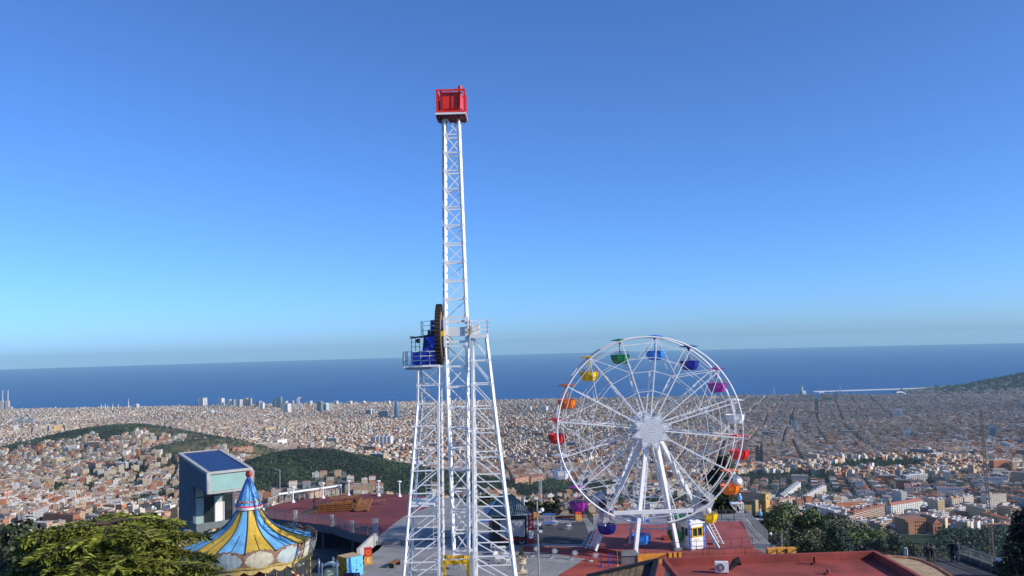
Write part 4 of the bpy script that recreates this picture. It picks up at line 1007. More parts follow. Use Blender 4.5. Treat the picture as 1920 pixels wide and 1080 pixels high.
GC = [('blue', (.03, .22, .70)), ('navy', (.012, .022, .26)), ('purple', (.30, .028, .30)), ('white', (.72, .74, .76)), ('red', (.68, .02, .015)), ('orange', (.78, .16, .012)), ('yellow', (.80, .50, .008)), ('green', (.01, .20, .07))]
GM = [(mat(n + '_gondola_paint', c, .4, var=.12, scale=3, coat=.2), mat(n + '_canopy_paint', tuple(min(1, v * .9) for v in c), .5, var=.1), n) for n, c in GC]
M['housing'] = mat('grey_housing_paint', (.50, .50, .50), .5, var=.12)
def gond(mc, mp):
    t = MB(); t.lathe([(.50, -2.32), (.72, -2.24), (.90, -1.86), (.95, -1.42), (.91, -1.42), (.86, -1.7), (.5, -1.75)], n=8, ph=PI / 8)
    for i in range(8): a = PI / 8 + i * PI / 4; t.beam((.955 * math.cos(a), .955 * math.sin(a), -1.43), (.905 * math.cos(a), .905 * math.sin(a), -1.86), .05)
    t.path([(.96 * math.cos(PI / 8 + i * PI / 4), .96 * math.sin(PI / 8 + i * PI / 4), -1.42) for i in range(8)], .035, 5, 0, True)
    c = MB(); c.lathe([(.95, .02), (.97, .05), (.45, .16), (.12, .22), (.1, .1), (.45, .06), (.9, 0.0)], n=8, ph=PI / 8)
    p = MB(); p.tube((0, 0, -2.2), (0, 0, .15), .055, n=8); p.lathe([(.06, -.35), (.2, -.1), (.28, .06)], n=8)
    r_ = MB()
    for z in (-1.08, -1.25): r_.path([(.93 * math.cos(i * PI / 8), .93 * math.sin(i * PI / 8), z) for i in range(16)], .014, 4, 0, True)
    for i in range(8): a = i * PI / 4 + PI / 8; r_.beam((.93 * math.cos(a), .93 * math.sin(a), -1.42), (.93 * math.cos(a), .93 * math.sin(a), -1.08), .025)
    return t, c, p, r_
for i in range(16):
    mc, mp, nm = GM[i % 8]; t, c, p, r_ = gond(mc, mp); pos = wp(ND[i], RW + .02, 0); pos.z += .02
    g = t.build('gondola', mc, wheel, loc=pos); g['label'] = nm + ' gondola'
    c.build('canopy', mp, g); p.build('centre_pole', mc, g); r_.build('guard_rail', M['grey_metal'], g)
# legs
def lw(px, py, z=.4): p = G(px, py, z); return Vector((p.x - WB.x, p.y - WB.y, z - WB.z))
near = [lw(1191, 1040), lw(1271, 1031), lw(1111, 1028), lw(1343, 1020)]
tops = [(-.38, -1.95), (.38, -1.95), (-.55, -2.05), (.55, -2.05)]
for q, (f, (tx, ty)) in enumerate(zip(near, tops)):
    b = MB(); b.beam((tx, ty, ZH - .3), f, (.33 if q < 2 else .32), .36); lg = b.build('leg', M['white'] if q < 2 else M['white_old'], wheel)
    b = MB(); b.box((f.x, f.y, .12), (.8, .8, .24)); b.build('foot_plate', M['grey_metal'], lg)
    fb = Vector((f.x * .97, -f.y * .85, 0)); b = MB(); b.beam((tx, -ty, ZH - .3), fb, .25); b.build('leg', M['white_old'], wheel)
    if q > 1:                                       # slim ladder truss beside each outer leg
        b = MB(); e = -1 if q == 2 else 1
        for k in (0, 1):
            o_ = Vector((e * (.35 + .45 * k), -.15, 0)); tpv = Vector((tx, ty, ZH - .3)).lerp(f, .55)
            b.beam(tpv + o_, f + o_ * .9, .07)
        for k in range(16):
            t = .56 + .43 * k / 15; pv = Vector((tx, ty, ZH - .3)).lerp(f, t); b.beam(pv + Vector((e * .35, -.15, 0)), pv + Vector((e * .8, -.15, 0)), .05)
        b.build('leg_ladder', M['white'], lg)
b = MB()
for k in range(5):
    t = .50 + k * .09; pa = Vector((tops[0][0], tops[0][1], ZH - .3)).lerp(near[0], t); pb = Vector((tops[1][0], tops[1][1], ZH - .3)).lerp(near[1], t)
    pa.y = -pa.y * .85; pb.y = -pb.y * .85; b.beam(pa, pb, .1)
    if k < 4:
        t2 = t + .09; pc = Vector((tops[1][0], tops[1][1], ZH - .3)).lerp(near[1], t2); pc.y = -pc.y * .85; b.beam(pa, pc, .08)
b.build('leg_tie', M['white'], wheel)
def lW(px, py, Y): p = W(px, py, Y); return Vector((p.x - WB.x, p.y - WB.y, p.z - WB.z))
b = MB(); p0, p1 = lW(1150, 962, YW - 2.6), lW(1300, 957, YW - 2.6); b.beam(p0, p1, .3, .34); b.build('boarding_beam', M['white'], wheel); b = MB(); p0, p1 = lW(1165, 968, YW + 2.4), lW(1290, 964, YW + 2.4); b.beam(p0, p1, .26, .3); b.build('boarding_beam', M['white'], wheel)
for e, (px, py, tilt) in enumerate(((1132, 954, -.42), (1322, 948, .42))):
    c = lW(px, py, YW - .7)
    for yy, sc in ((1.8, .88), (0, .9)):
        b = MB()
        p4 = [(-.75, -1.45), (.55, -1.5), (.8, -.9), (.75, 1.2), (.45, 1.5), (-.5, 1.4), (-.8, .8)]
        if e: p4 = [(-x, z) for x, z in p4][::-1]
        pts = [(c.x + x * math.cos(tilt) + z * math.sin(tilt), z * math.cos(tilt) - x * math.sin(tilt) + c.z) for x, z in [(q_[0] * sc, q_[1] * sc) for q_ in p4]]
        nn = len(pts); b.face([(x, c.y + yy, z) for x, z in pts]); b.face([(x, c.y + yy + .5, z) for x, z in pts][::-1])
        for i in range(nn): j = (i + 1) % nn; b.face([(pts[i][0], c.y + yy, pts[i][1]), (pts[i][0], c.y + yy + .5, pts[i][1]), (pts[j][0], c.y + yy + .5, pts[j][1]), (pts[j][0], c.y + yy, pts[j][1])])
        dh = b.build('drive_housing', M['housing'], wheel)
    b = MB(); b.tube((c.x - .1, c.y - .3, c.z + .5), (c.x - .1, c.y + .2, c.z + .5), .38, n=14); b.build('drive_tyre', M['black'], dh)
    b = MB(); b.sphere((c.x + .2, c.y - .45, c.z - .45), .3, 12, 8); b.build('motor', M['white'], dh)
for px, py in ((1190, 1013), (1255, 1010)):
    p = lw(px, py); b = MB()
    for k in range(2): b.box((p.x, p.y - .4 * k, .2 - .1 * k), (1.5 - .2 * k, .5, .3 - .12 * k))
    b.build('boarding_step', M['floor_red'], wheel)
# ------------------------------------------------------------------ carousel
c0 = W(467, 1015, 77); CZ = -1.55
car = thing('carousel', 'carousel with a blue and yellow striped tent roof and red ball on top', 'carousel', (c0.x, 77, CZ))
M['c_yel'] = mat('canvas_yellow', (.62, .40, .045), .65, var=.2, scale=1.2, bump=.1); M['c_blu'] = mat('canvas_blue', (.15, .41, .66), .65, var=.2, scale=1.2, bump=.1)
M['c_cream'] = mat('faded_cream_paint', (.56, .52, .38), .7, var=.2, scale=2); M['c_pale'] = mat('faded_pale_blue_paint', (.42, .50, .50), .7, var=.2, scale=2); M['c_scroll'] = mat('brown_scrollwork', (.26, .15, .10), .7, var=.4, scale=6); M['c_gold'] = mat('gilded_trim', (.50, .36, .12), .5, var=.3, scale=5)
prof = [(5.45, 5.75), (4.4, 6.08), (3.5, 6.35), (2.75, 6.66), (2.2, 7.0), (1.8, 7.36), (1.5, 7.74), (1.22, 8.15), (1.0, 8.58)]
NS = 14; n = NS * 4; b = MB(); b.lathe(prof, n=n, mfun=lambda a, i: (i // 4) % 2, ph=R(-90) - PI / NS + .02, rfun=lambda i, n: 1 - .012 * (1 if i % 4 == 2 else 0)); can = b.build('canopy', [M['c_blu'], M['c_yel']], car)
b = MB()
for i in range(NS):
    a = R(-90) - PI / NS + .02 + 2 * PI * i / NS; b.path([(r * math.cos(a) * 1.004, r * math.sin(a) * 1.004, z + .02) for r, z in prof], .045, 5)
    a2 = a + PI / NS; b.path([(r * math.cos(a2) * .99, r * math.sin(a2) * .99, z + .02) for r, z in prof[:4]], .025, 4)
b.build('seam', M['dark_metal'], can)
b = MB(); b.lathe([(1.05, 8.50), (1.18, 8.55), (1.2, 8.76), (1.12, 8.86)], n=32, mfun=lambda a, i: 1 if a == 1 else 0); b.build('collar', [M['red'], M['white']], car)
cone = [(1.10, 8.85), (1.02, 9.12), (.82, 9.67), (.56, 10.32), (.30, 10.92), (.10, 11.32)]
b = MB(); b.lathe(cone, n=16); up = b.build('cone_roof', M['c_blu'], car)
b = MB()
for i in range(16): a = 2 * PI * i / 16; b.path([(r * math.cos(a) * 1.005, r * math.sin(a) * 1.005, z) for r, z in cone], .02, 4)
b.build('seam', M['blue'], up)
b = MB()
for i in range(16):
    a = 2 * PI * (i + .5) / 16; r = .985; b.box((r * math.cos(a), r * math.sin(a), 9.20), (.16, .12, .16), a + PI / 2, i % 2)
b.build('square_ornament', [M['yellow'], M['red']], up)
b = MB(); b.sphere((0, 0, 11.55), .30); b.build('finial_ball', mat('orange_red_ball', (.70, .06, .03), .4), car, True)
b = MB(); na_, nz = 336, 14; k0 = 0
def cz(i, t):
    u = (i % 24) / 24; top = 5.70 + .36 * math.sin(PI * u) ** .6 + .05 * math.sin(i * 1.45); bot = 4.52 - .10 * math.sin(PI * u)
    return bot + (top - bot) * t
for q in range(nz + 1):
    t = q / nz
    for i in range(na_):
        a = R(-90) - PI / NS + 2 * PI * i / na_; r = 5.62 + .30 * t + .06 * math.sin(t * PI); b.v.append((r * math.cos(a), r * math.sin(a), cz(i, t)))
for q in range(nz):
    for i in range(na_):
        j = (i + 1) % na_; u = ((i + .5) % 24) / 24; e = abs((u - .5) / .445) ** 2.4 + abs(((q + .5) / nz - .5) / .40) ** 2.4
        mi = (2 if (i // 24) % 2 else 1) if e < 1 else (3 if q < 2 else 0)
        b.f.append((q * na_ + i, q * na_ + j, (q + 1) * na_ + j, (q + 1) * na_ + i)); b.m.append(mi)
cor = b.build('cornice', [M['c_scroll'], M['c_pale'], M['c_cream'], M['c_gold']], car)
md = cor.modifiers.new('thick', 'SOLIDIFY'); md.thickness = .08; md.offset = -1
b = MB()
for i in range(na_):
    a0 = R(-90) + 2 * PI * i / na_; a1 = a0 + 2 * PI / na_; r = 5.5
    d0 = .30 + .28 * abs(math.sin(i * PI / 12)); d1 = .30 + .28 * abs(math.sin((i + 1) * PI / 12))
    b.face([(r * math.cos(a0), r * math.sin(a0), 4.55 - d0), (r * math.cos(a1), r * math.sin(a1), 4.55 - d1), (r * math.cos(a1), r * math.sin(a1), 4.6), (r * math.cos(a0), r * math.sin(a0), 4.6)])
vl = b.build('valance', M['c_gold'], car); md = vl.modifiers.new('thick', 'SOLIDIFY'); md.thickness = .05
b = MB(); b.lathe([(5.5, 4.6), (5.5, 4.75), (1, 4.75), (1, 4.6)], n=28); b.build('ceiling_board', M['dark_concrete'], car)
b = MB(); b.lathe([(5.7, .02), (5.7, .35), (.5, .36)], n=40); b.build('platform', M['wood'], car)
b = MB(); b.lathe([(1.5, .36), (1.6, 1.2), (1.45, 4.6)], n=14); b.build('centre_drum', M['dark_red'], car)
for i in range(NS):
    a = R(-90) + 2 * PI * i / NS + .1; b = MB(); b.tube((5.3 * math.cos(a), 5.3 * math.sin(a), .35), (5.3 * math.cos(a), 5.3 * math.sin(a), 4.6), .06); b.build('post', M['c_gold'], car)
hb = MB(); hb.path([(-.62, 0, 1.0), (-.4, 0, 1.12), (0, 0, 1.08), (.4, 0, 1.14), (.62, 0, 1.4), (.78, 0, 1.72), (.86, 0, 1.80), (1.02, 0, 1.66), (1.16, 0, 1.52)], [.1, .2, .19, .21, .15, .11, .12, .09, .05], 8)
for x, y, k in ((.42, .12, .3), (.42, -.12, .18), (-.5, .12, -.2), (-.5, -.12, -.3)): hb.path([(x, y, 1.05), (x + k, y, .72), (x + k * .6, y, .38)], [.1, .06, .045], 6)
hb.path([(-.6, 0, 1.15), (-.85, 0, 1.0), (-.92, 0, .6)], [.05, .08, .03], 6)
for y in (.06, -.06): hb.path([(.84, y, 1.86), (.86, y, 1.98)], [.035, .01], 5)
first = None
for i in range(12):
    a = R(-90) + 2 * PI * (i + .5) / 12; r = 4.6
    if first is None:
        first = hb.build('carousel_horse', M['c_cream'], car); sd = MB(); sd.box((0, 0, 1.29), (.4, .3, .07)); sd.build('saddle', M['red'], first); pb = MB(); pb.tube((.1, 0, .3), (.1, 0, 4.55), .03); pb.build('horse_pole', M['c_gold'], first); h = first
    else: h = copy_tree(first, car)
    h.location = (r * math.cos(a), r * math.sin(a), .25 * math.sin(i * 2.1) + .3); h.rotation_euler = (0, 0, a + PI / 2)
def text(name, s, size, loc, rot, m, parent=None, ext_=.01):
    cu = bpy.data.curves.new(name, 'FONT'); cu.body = s; cu.size = size; cu.extrude = ext_; cu.align_x = 'CENTER'; cu.align_y = 'CENTER'
    t = bpy.data.objects.new(name, cu); SC.collection.objects.link(t); bpy.context.view_layer.update()
    me = bpy.data.meshes.new_from_object(t); bpy.data.objects.remove(t); me.materials.clear(); me.materials.append(m)
    o = bpy.data.objects.new(name, me); SC.collection.objects.link(o); o.location = loc; o.rotation_euler = rot
    if parent is not None: o.parent = parent
    return o
def bent(word, a_c, r, z, size, m, parent):
    n = len(word)
    for i, ch in enumerate(word):
        a = a_c + (i - (n - 1) / 2) * size * .78 / r
        text('letter', ch, size, (r * math.cos(a), r * math.sin(a), z), (R(86), 0, a + PI / 2), m, parent)
a_p = R(-90) - 2 * PI / NS * 1.5 - PI / NS * 0 + PI / NS; bent('CARROUSEL', R(-90) - 2 * PI / NS * 1.5 + PI / NS, 5.90, 5.12, .26, M['dark_metal'], cor)

# ------------------------------------------------------------------ lookout building with the glass roof
A0 = W(388, 889, 84); AL = math.radians(37.1)
look = thing('lookout_building', 'grey lookout building with a sloping dark blue panel roof behind the carousel', 'building', (A0.x, 84, -6), AL)
za, zb = A0.z + 6, W(335, 852, 91.7).z + 6; zo = za - 1.85; LW, LD = 4.42, 9.6
M['slate'] = mat('dark_slate_cladding', (.075, .095, .135), .6, var=.15, scale=.8); M['fascia'] = mat('pale_green_fascia', (.26, .43, .40), .5, var=.08, scale=1); M['panel'] = mat('blue_solar_panel', (.012, .035, .12), .3, var=.15, scale=.5, spec=.5)
M['beton'] = mat('pale_concrete_frame', (.40, .395, .38), .8, var=.15)
b = MB()
b.hexa([(.05, .02, zo), (.28, .02, zo), (.28, LD, zo + .3), (.05, LD, zo + .3), (.05, .02, za - .05), (.28, .02, za - .05), (.28, LD, zb - .05), (.05, LD, zb - .05)])
b.hexa([(.05, 4.9, -1), (.28, 4.9, -1), (.28, LD, -1), (.05, LD, -1), (.05, 4.6, zo + .1), (.28, 4.6, zo + .1), (.28, LD, zo + .3), (.05, LD, zo + .3)])
b.build('side_wall', M['slate'], look)
b = MB(); b.hexa([(LW - .28, .02, zo), (LW, .02, zo), (LW, LD, zo), (LW - .28, LD, zo), (LW - .28, .02, za - .05), (LW, .02, za - .05), (LW, LD, zb - .05), (LW - .28, LD, zb - .05)])
b.box((LW / 2, LD - .2, zb / 2), (LW - .6, .3, zb - .4)); b.box((LW - .2, 7.2, zo / 2), (.3, LD - 4.9, zo - .1)); b.build('back_wall', M['slate'], look)
b = MB()                                            # pale frame round roof and front
for x in (.1, LW - .1): b.beam((x, 0, za + .05), (x, LD, zb + .05), .36, .26); b.beam((x, -.06, zo - .08), (x, -.02, za + .1), .34, .34)
b.beam((0, -.05, za + .06), (LW, -.05, za + .06), .22, .24); b.beam((0, LD, zb + .05), (LW, LD, zb + .05), .3, .24); b.beam((0, -.03, zo - .02), (LW, -.03, zo - .02), .2, .2)
b.hexa([(LW + .02, .3, zo + .2), (LW + .30, .1, zo + .1), (LW + .55, LD - 2, zo + 1), (LW + .02, LD - 2, zo + 1), (LW + .02, .3, za - .1), (LW + .38, .1, za - .2), (LW + .6, LD - 2, zb - .2), (LW + .02, LD - 2, zb - .2)])
b.build('concrete_frame', M['beton'], look)
b = MB(); b.box((LW / 2, .1, (zo + za) / 2), (LW - .5, .1, za - zo - .2)); b.build('fascia', M['fascia'], look)
b = MB(); b.box((LW / 2, 2.4, zo + .25), (LW - .6, 4.6, .2)); b.build('soffit', M['dark_concrete'], look)
b = MB(); b.hexa([(.25, .1, za), (LW - .25, .1, za), (LW - .25, LD - .1, zb), (.25, LD - .1, zb), (.25, .1, za + .1), (LW - .25, .1, za + .1), (LW - .25, LD - .1, zb + .1), (.25, LD - .1, zb + .1)])
rf = b.build('roof', M['panel'], look); b = MB()
for i in range(1, 6): x = .25 + (LW - .5) * i / 6; b.beam((x, .1, za + .10), (x, LD - .1, zb + .10), .02, .01)
for i in range(1, 9): t = i / 9; b.beam((.25, .1 + (LD - .2) * t, za + (zb - za) * t + .11), (LW - .25, .1 + (LD - .2) * t, za + (zb - za) * t + .10), .02, .01)
b.build('panel_joint', mat('panel_joint_blue', (.03, .055, .13), .4), rf)
zf = W(400, 992, 88).z + 6; gy = 4.9
for i in range(4):
    x0 = .3 + (LW - .6) * i / 4; x1 = .3 + (LW - .6) * (i + 1) / 4; b = MB(); b.box(((x0 + x1) / 2, gy, (zf + zo) / 2), (x1 - x0 - .1, .06, zo - zf)); b.build('glass_panel', M['pale_glass'] if i in (0, 2) else M['glass'], look)
b = MB()
for i in range(5): x = .3 + (LW - .6) * i / 4; b.box((x, gy - .02, (zf + zo) / 2), (.1, .14, zo - zf))
b.box((LW / 2, gy - .03, zo - 1.1), (LW - .6, .14, .1)); b.build('mullion', M['dark_metal'], look)
b = MB(); b.box((LW / 2 + .6, gy - .05, zf + 1.25), (.95, .08, 2.4)); b.build('door', M['lm_white'], look)
b = MB(); b.box((LW / 2, 4.0, zf - .15), (LW + 1.2, 3.4, .3)); bal = b.build('balcony', M['beton'], look)
b = MB()
for x0, y0, x1, y1 in ((-.3, 2.4, LW + .5, 2.4), (-.3, 2.4, -.3, 4.6)): b.beam((x0, y0, zf + .55), (x1, y1, zf + .55), .04, .85)
b.build('glass_balustrade', mat('grey_balustrade', (.16, .19, .19), .25), bal)
b = MB(); b.box((LW / 2, 5.6, zf / 2 - .3), (LW - .4, 5.5, zf - .6)); b.build('base_block', M['dark_concrete'], look)
b = MB(); p = W(500, 1000, 88)
for px, h_ in ((497, 3.3), (503, 3.0)): q = W(px, 990, 90); b.box((q.x, q.y, .4 + h_ / 2 - .6), (.22, .5, h_))
tag(b.build('green_screen', mat('dark_green_panel', (.02, .10, .07), .5)), 'dark green upright panels between carousel and plaza', 'screen')

# ------------------------------------------------------------------ plaza furniture
def lamp_mb():
    b = MB(); b.lathe([(.28, 0), (.26, .12), (.12, .3), (.085, .5), (.075, 1.75), (.10, 1.9)], n=12); return b
lp0 = None
for i, (px, py) in enumerate(((551, 941), (607, 933), (655, 929), (711, 929), (750, 930))):
    p = G(px, py, .4); p.y -= .4
    lab = 'white post lamp on the far plaza edge, ' + ['leftmost of five', 'second from the left', 'middle one', 'fourth from the left', 'nearest the ride tower'][i]
    if lp0 is None:
        lp0 = o = thing('post_lamp', lab, 'lamp', p, 0, 'white post lamps around the plaza'); lamp_mb().build('post', M['white'], o)
        b = MB(); b.lathe([(.10, 1.9), (.3, 1.98), (.32, 2.08), (.1, 2.16)], n=12); b.build('lamp_head', M['white'], o)
    else: o = copy_tree(lp0); o.location = p; tag(o, lab)
def run_rail(name, label, pts, hgt, post_every, bars, wpost=.06, m=None, infill=True, cat='railing'):
    m = m or M['grey_metal']; b = MB()
    for a, c in zip(pts[:-1], pts[1:]):
        a, c = Vector(a), Vector(c); k = max(1, round((c - a).length / post_every))
        for i in range(k + 1): q = a.lerp(c, i / k); b.beam(q, q + Vector((0, 0, hgt)), wpost)
        for i in range(bars): u = Vector((0, 0, hgt * (i + 1) / bars)); b.beam(a + u, c + u, wpost * (.9 if i == bars - 1 else .5))
        if infill:
            k = max(1, int((c - a).length / .14))
            for i in range(k): q = a.lerp(c, i / k); b.beam(q + Vector((0, 0, .08)), q + Vector((0, 0, hgt)), .018)
    return tag(b.build(name, m), label, cat)
pr_ = [G(px, py, .4) for px, py in ((500, 971), (554, 977), (622, 986), (660, 998), (704, 1008))]
run_rail('railing', 'thin grey railing between concrete posts on the near plaza edge', pr_, 1.0, 1.6, 3, .05)
cp0 = None
for i, (px, py) in enumerate(((554, 978), (622, 987), (660, 999), (704, 1009))):
    p = G(px, py, .4); big = 1.6 if i == 3 else 1
    lab = ['pale concrete railing post nearest the carousel roof', 'pale concrete railing post behind the carousel cornice', 'pale concrete railing post above the yellow cube', 'thick white post at the end of the plaza railing'][i]
    b = MB(); b.box((0, 0, .62 * big), (.34 * big, .34, 1.24 * big)); b.box((0, 0, 1.27 * big), (.42 * big, .42, .08)); tag(b.build('concrete_post', M['beton'], loc=p), lab, 'post', 'concrete posts of the plaza railing')
fr = [G(px, py, .4) for px, py in ((503, 951), (522, 944), (552, 938), (608, 931), (640, 928))]
b = MB(); railing(b, fr, 1.1, 1, .09); tag(b.build('far_railing', M['beton']), 'pale railing on the far left edge of the plaza', 'railing')
b = MB(); a, c = fr[1] + Vector((0, 0, 1.25)), fr[4] + Vector((0, 0, 1.35)); b.beam(a, c, .3, .22); tag(b.build('white_beam', M['white']), 'bright white handrail tube over the far plaza railing', 'handrail')
p = W(525, 940, 118); b = MB(); b.tube((p.x, p.y, -1), (p.x, p.y, 4.6), .07); b.beam((p.x, p.y, 4.55), (p.x - .7, p.y, 4.65), .09); tag(b.build('street_lamp', M['grey_metal']), 'thin grey street lamp beyond the far left plaza edge', 'street lamp')
# wooden play ship on the plaza
S0 = G(632, 958, .4)
ship = thing('play_ship', 'low weathered wooden play ship on the maroon plaza', 'play structure', S0, R(6))
b = MB(); b.hexa([(-2.6, -.5, .05), (2.1, -.5, .05), (2.1, -.3, .05), (-2.6, -.3, .05), (-2.2, -.75, 1.05), (2.2, -.75, 1.15), (2.2, -.6, 1.15), (-2.2, -.6, 1.05)])
for k in range(4): b.beam((-2.5 + k * .1, -.66 - k * .06, .2 + k * .26), (2.1, -.64 - k * .06, .2 + k * .27), .04, .03)
b.build('hull_board', M['wood'], ship)
b = MB(); b.beam((-1.0, 2.2, 1.25), (2.6, 2.6, 1.35), .9, .18); b.beam((-1.0, 2.2, .6), (2.6, 2.6, .7), .12, .5)
for x in (-.9, .8, 2.4): b.beam((x, 2.3, 0), (x, 2.3, 1.3), .12)
b.build('bench_deck', M['wood'], ship)
b = MB()
for k in range(6): b.beam((2.5 + k * .05, -1.5 + k * .6, .25 + k * .12), (4.0, -1.3 + k * .65, .35 + k * .12), .28, .14)
b.beam((2.3, -1.5, .1), (2.9, 2, 1.2), .2); b.beam((3.9, -1.5, .1), (4.3, 2, 1.0), .2); b.build('step_plank', M['wood'], ship)
b = MB(); b.beam((3.8, 2.8, .55), (6.0, 3.2, .55), .4, .1)
for x in (4.0, 5.8): b.beam((x, 2.9, 0), (x, 2.9, .55), .1)
b.build('side_bench', M['wood'], ship)
b = MB(); b.hexa([(-4.6, -1.2, .02), (-2.4, -1.2, .02), (-2.4, .8, .02), (-4.4, .6, .02), (-3.6, -.7, .25), (-2.5, -.7, .4), (-2.5, .4, .4), (-3.6, .3, .25)]); b.beam((-2.9, -.8, .2), (-2.0, .6, .8), .4, .2); b.build('bow_block', M['bark'], ship)
# cubes
def cube(name, label, p, s, rz, faces, marks, cat='cube'):
    r = thing(name, label, cat, p, rz); b = MB(); h = s / 2
    b.box((0, 0, h), (s, s, s)); b.m = [0, 1, 2, 3, 2, 3]; b.build('body', faces, r)
    for mk, mm in marks: mk.build('painted_mark', mm, r)
    return r
def arc_mark(b, f, cx, cz_, r, a0, a1, w, s):
    """a flat crescent on face f ('y-' or 'x-' or 'x+')"""
    pts = [(cx + r * math.cos(R(a0 + (a1 - a0) * i / 8)), cz_ + r * math.sin(R(a0 + (a1 - a0) * i / 8))) for i in range(9)]
    for i, ((u0, v0), (u1, v1)) in enumerate(zip(pts[:-1], pts[1:])):
        ww = w * math.sin(PI * (i + .7) / 8.4) + .02
        if f == 'y-': b.beam((u0, -s / 2 - .004, v0), (u1, -s / 2 - .004, v1), .012, ww) if False else b.hexa([(u0, -s / 2 - .008, v0 - ww / 2), (u1, -s / 2 - .008, v1 - ww / 2), (u1, -s / 2 - .002, v1 - ww / 2), (u0, -s / 2 - .002, v0 - ww / 2), (u0, -s / 2 - .008, v0 + ww / 2), (u1, -s / 2 - .008, v1 + ww / 2), (u1, -s / 2 - .002, v1 + ww / 2), (u0, -s / 2 - .002, v0 + ww / 2)])
        else:
            e = 1 if f == 'x+' else -1; x0, x1 = e * (s / 2 + .002), e * (s / 2 + .008)
            b.hexa([(x0, u0, v0 - ww / 2), (x0, u1, v1 - ww / 2), (x1, u1, v1 - ww / 2), (x1, u0, v0 - ww / 2), (x0, u0, v0 + ww / 2), (x0, u1, v1 + ww / 2), (x1, u1, v1 + ww / 2), (x1, u0, v0 + ww / 2)])
M['cube_y'] = mat('cube_yellow', (.52, .38, .008), .6, var=.15); M['cube_b'] = mat('cube_light_blue', (.13, .50, .85), .6, var=.06); M['cube_t'] = mat('cube_top_tan', (.46, .33, .20), .8, var=.2); M['mark'] = mat('navy_mark', (.01, .03, .12), .6); M['teal'] = mat('teal_mark', (.03, .16, .17), .6)
mb = MB(); s = 1.72
for cx, cz_, r, a0, a1 in ((-.40, 1.30, .2, 110, 230), (.38, 1.24, .24, 120, 235), (-.75, .75, .12, 100, 250), (-.30, .72, .16, -60, 60), (.30, .70, .2, 120, 280), (.72, .95, .16, 150, 260), (.1, .3, .15, 20, 120)): arc_mark(mb, 'y-', cx, cz_, r, a0, a1, .10, s)
mb2 = MB()
for cx, cz_, r, a0, a1 in ((.0, 1.35, .3, -70, 60), (.05, .7, .4, 100, 200), (.35, .35, .3, 0, 140), (-.5, .3, .22, 40, 200)): arc_mark(mb2, 'x-', cx, cz_, r, a0, a1, .2, s)
p = G(652, 1083, 0); p.x += .0; p.y += 1.2
cube('play_cube', 'big cube with a yellow and a light blue painted side', p, s, R(42), [M['dark_concrete'], M['cube_t'], M['cube_b'], M['cube_y']], [(mb, M['mark']), (mb2, M['teal'])])
M['cub_r'] = mat('cube_red', (.62, .03, .03), .6); M['cub_o'] = mat('cube_orange', (.75, .33, .03), .6); M['cub_dr'] = mat('cube_maroon', (.16, .015, .015), .6)
def stack(label, px, py, rz, s, top, bot, chars):
    p = G(px, py, 0); p.y += s / 2; r = thing('cube_stack', label, 'cubes', p, rz)
    for k, (mm, ch, cm) in enumerate(((bot, chars[1], M['white']), (top, chars[0], M['yellow']))):
        b = MB(); b.box((0, 0, s * (k + .5)), (s, s, s * .985)); q = b.build('cube', mm, r)
        text('letter', ch, s * .8, (0, -s / 2 - .01, s * (k + .5)), (PI / 2, 0, 0), cm, q)
    return r
stack('two small stacked cubes, red over orange, beside the big cube', 689, 1058, R(12), .74, M['cub_r'], M['cub_o'], 'OE')
stack('two small stacked cubes, red over orange, left of the wheel', 1084, 976, R(10), .72, M['cub_r'], M['cub_o'], 'AN')
b = MB(); p0, p1 = G(669, 1043, 0), G(703, 1020, 0); b.hexa([p0 + Vector((0, 0, -.2)), p0 + Vector((.3, .1, -.2)), p1 + Vector((.3, .1, 0)), p1, p0 + Vector((0, 0, .75)), p0 + Vector((.3, .1, .75)), p1 + Vector((.3, .1, 1.25)), p1 + Vector((0, 0, 1.25))])
tag(b.build('parapet_wall', M['concrete']), 'sloping grey concrete parapet running up to the thick white post', 'wall')
# little stand with white posts in front of the carousel
st = thing('play_stand', 'small stand with four white pointed posts and a round greenish roof', 'stand', G(615, 1110, 0) + Vector((0, 1, 0)))
sx = st.location.x; Ys = st.location.y
for i, (px, py) in enumerate(((598, 1049), (604, 1056), (625, 1045), (632, 1052))):
    q = W(px, py, Ys + (.6 if i in (0, 2) else -.5)); x, y = q.x - sx, q.y - Ys; b = MB(); b.tube((x, y, 0), (x, y, q.z - .15), .075); b.lathe([(.075, q.z - .15), (.1, q.z - .1), (.06, q.z), (.01, q.z + .1)], (x, y, 0), 10); b.build('post', M['white'], st)
zc = W(615, 1062, Ys).z; b = MB(); L_ = [(-.7 + 1.4 * i / 8, zc + .25 * math.sin(PI * i / 8)) for i in range(9)]
for (x0, z0), (x1, z1) in zip(L_[:-1], L_[1:]): b.hexa([(x0, -.5, z0), (x1, -.5, z1), (x1, .6, z1), (x0, .6, z0), (x0, -.5, z0 + .05), (x1, -.5, z1 + .05), (x1, .6, z1 + .05), (x0, .6, z0 + .05)])
b.build('curved_roof', mat('greenish_plastic', (.50, .56, .48), .4), st)
b = MB(); b.box((.1, 0, (zc - .25) / 2), (1.05, .9, zc - .25)); b.build('booth_panel', mat('pale_yellow_panel', (.62, .60, .40), .6, var=.25, scale=3), st)
p = G(660, 1092, 0); r = thing('info_sign', 'low dark purple sign with pink and pale blue scribbles under the big cube', 'sign', p)
b = MB(); b.box((0, -.2, .55), (1.5, .08, .7), 0); b.box((-.6, -.15, .1), (.06, .06, .4)); b.box((.6, -.15, .1), (.06, .06, .4)); b.build('board', mat('purple_board', (.03, .012, .09), .5), r)
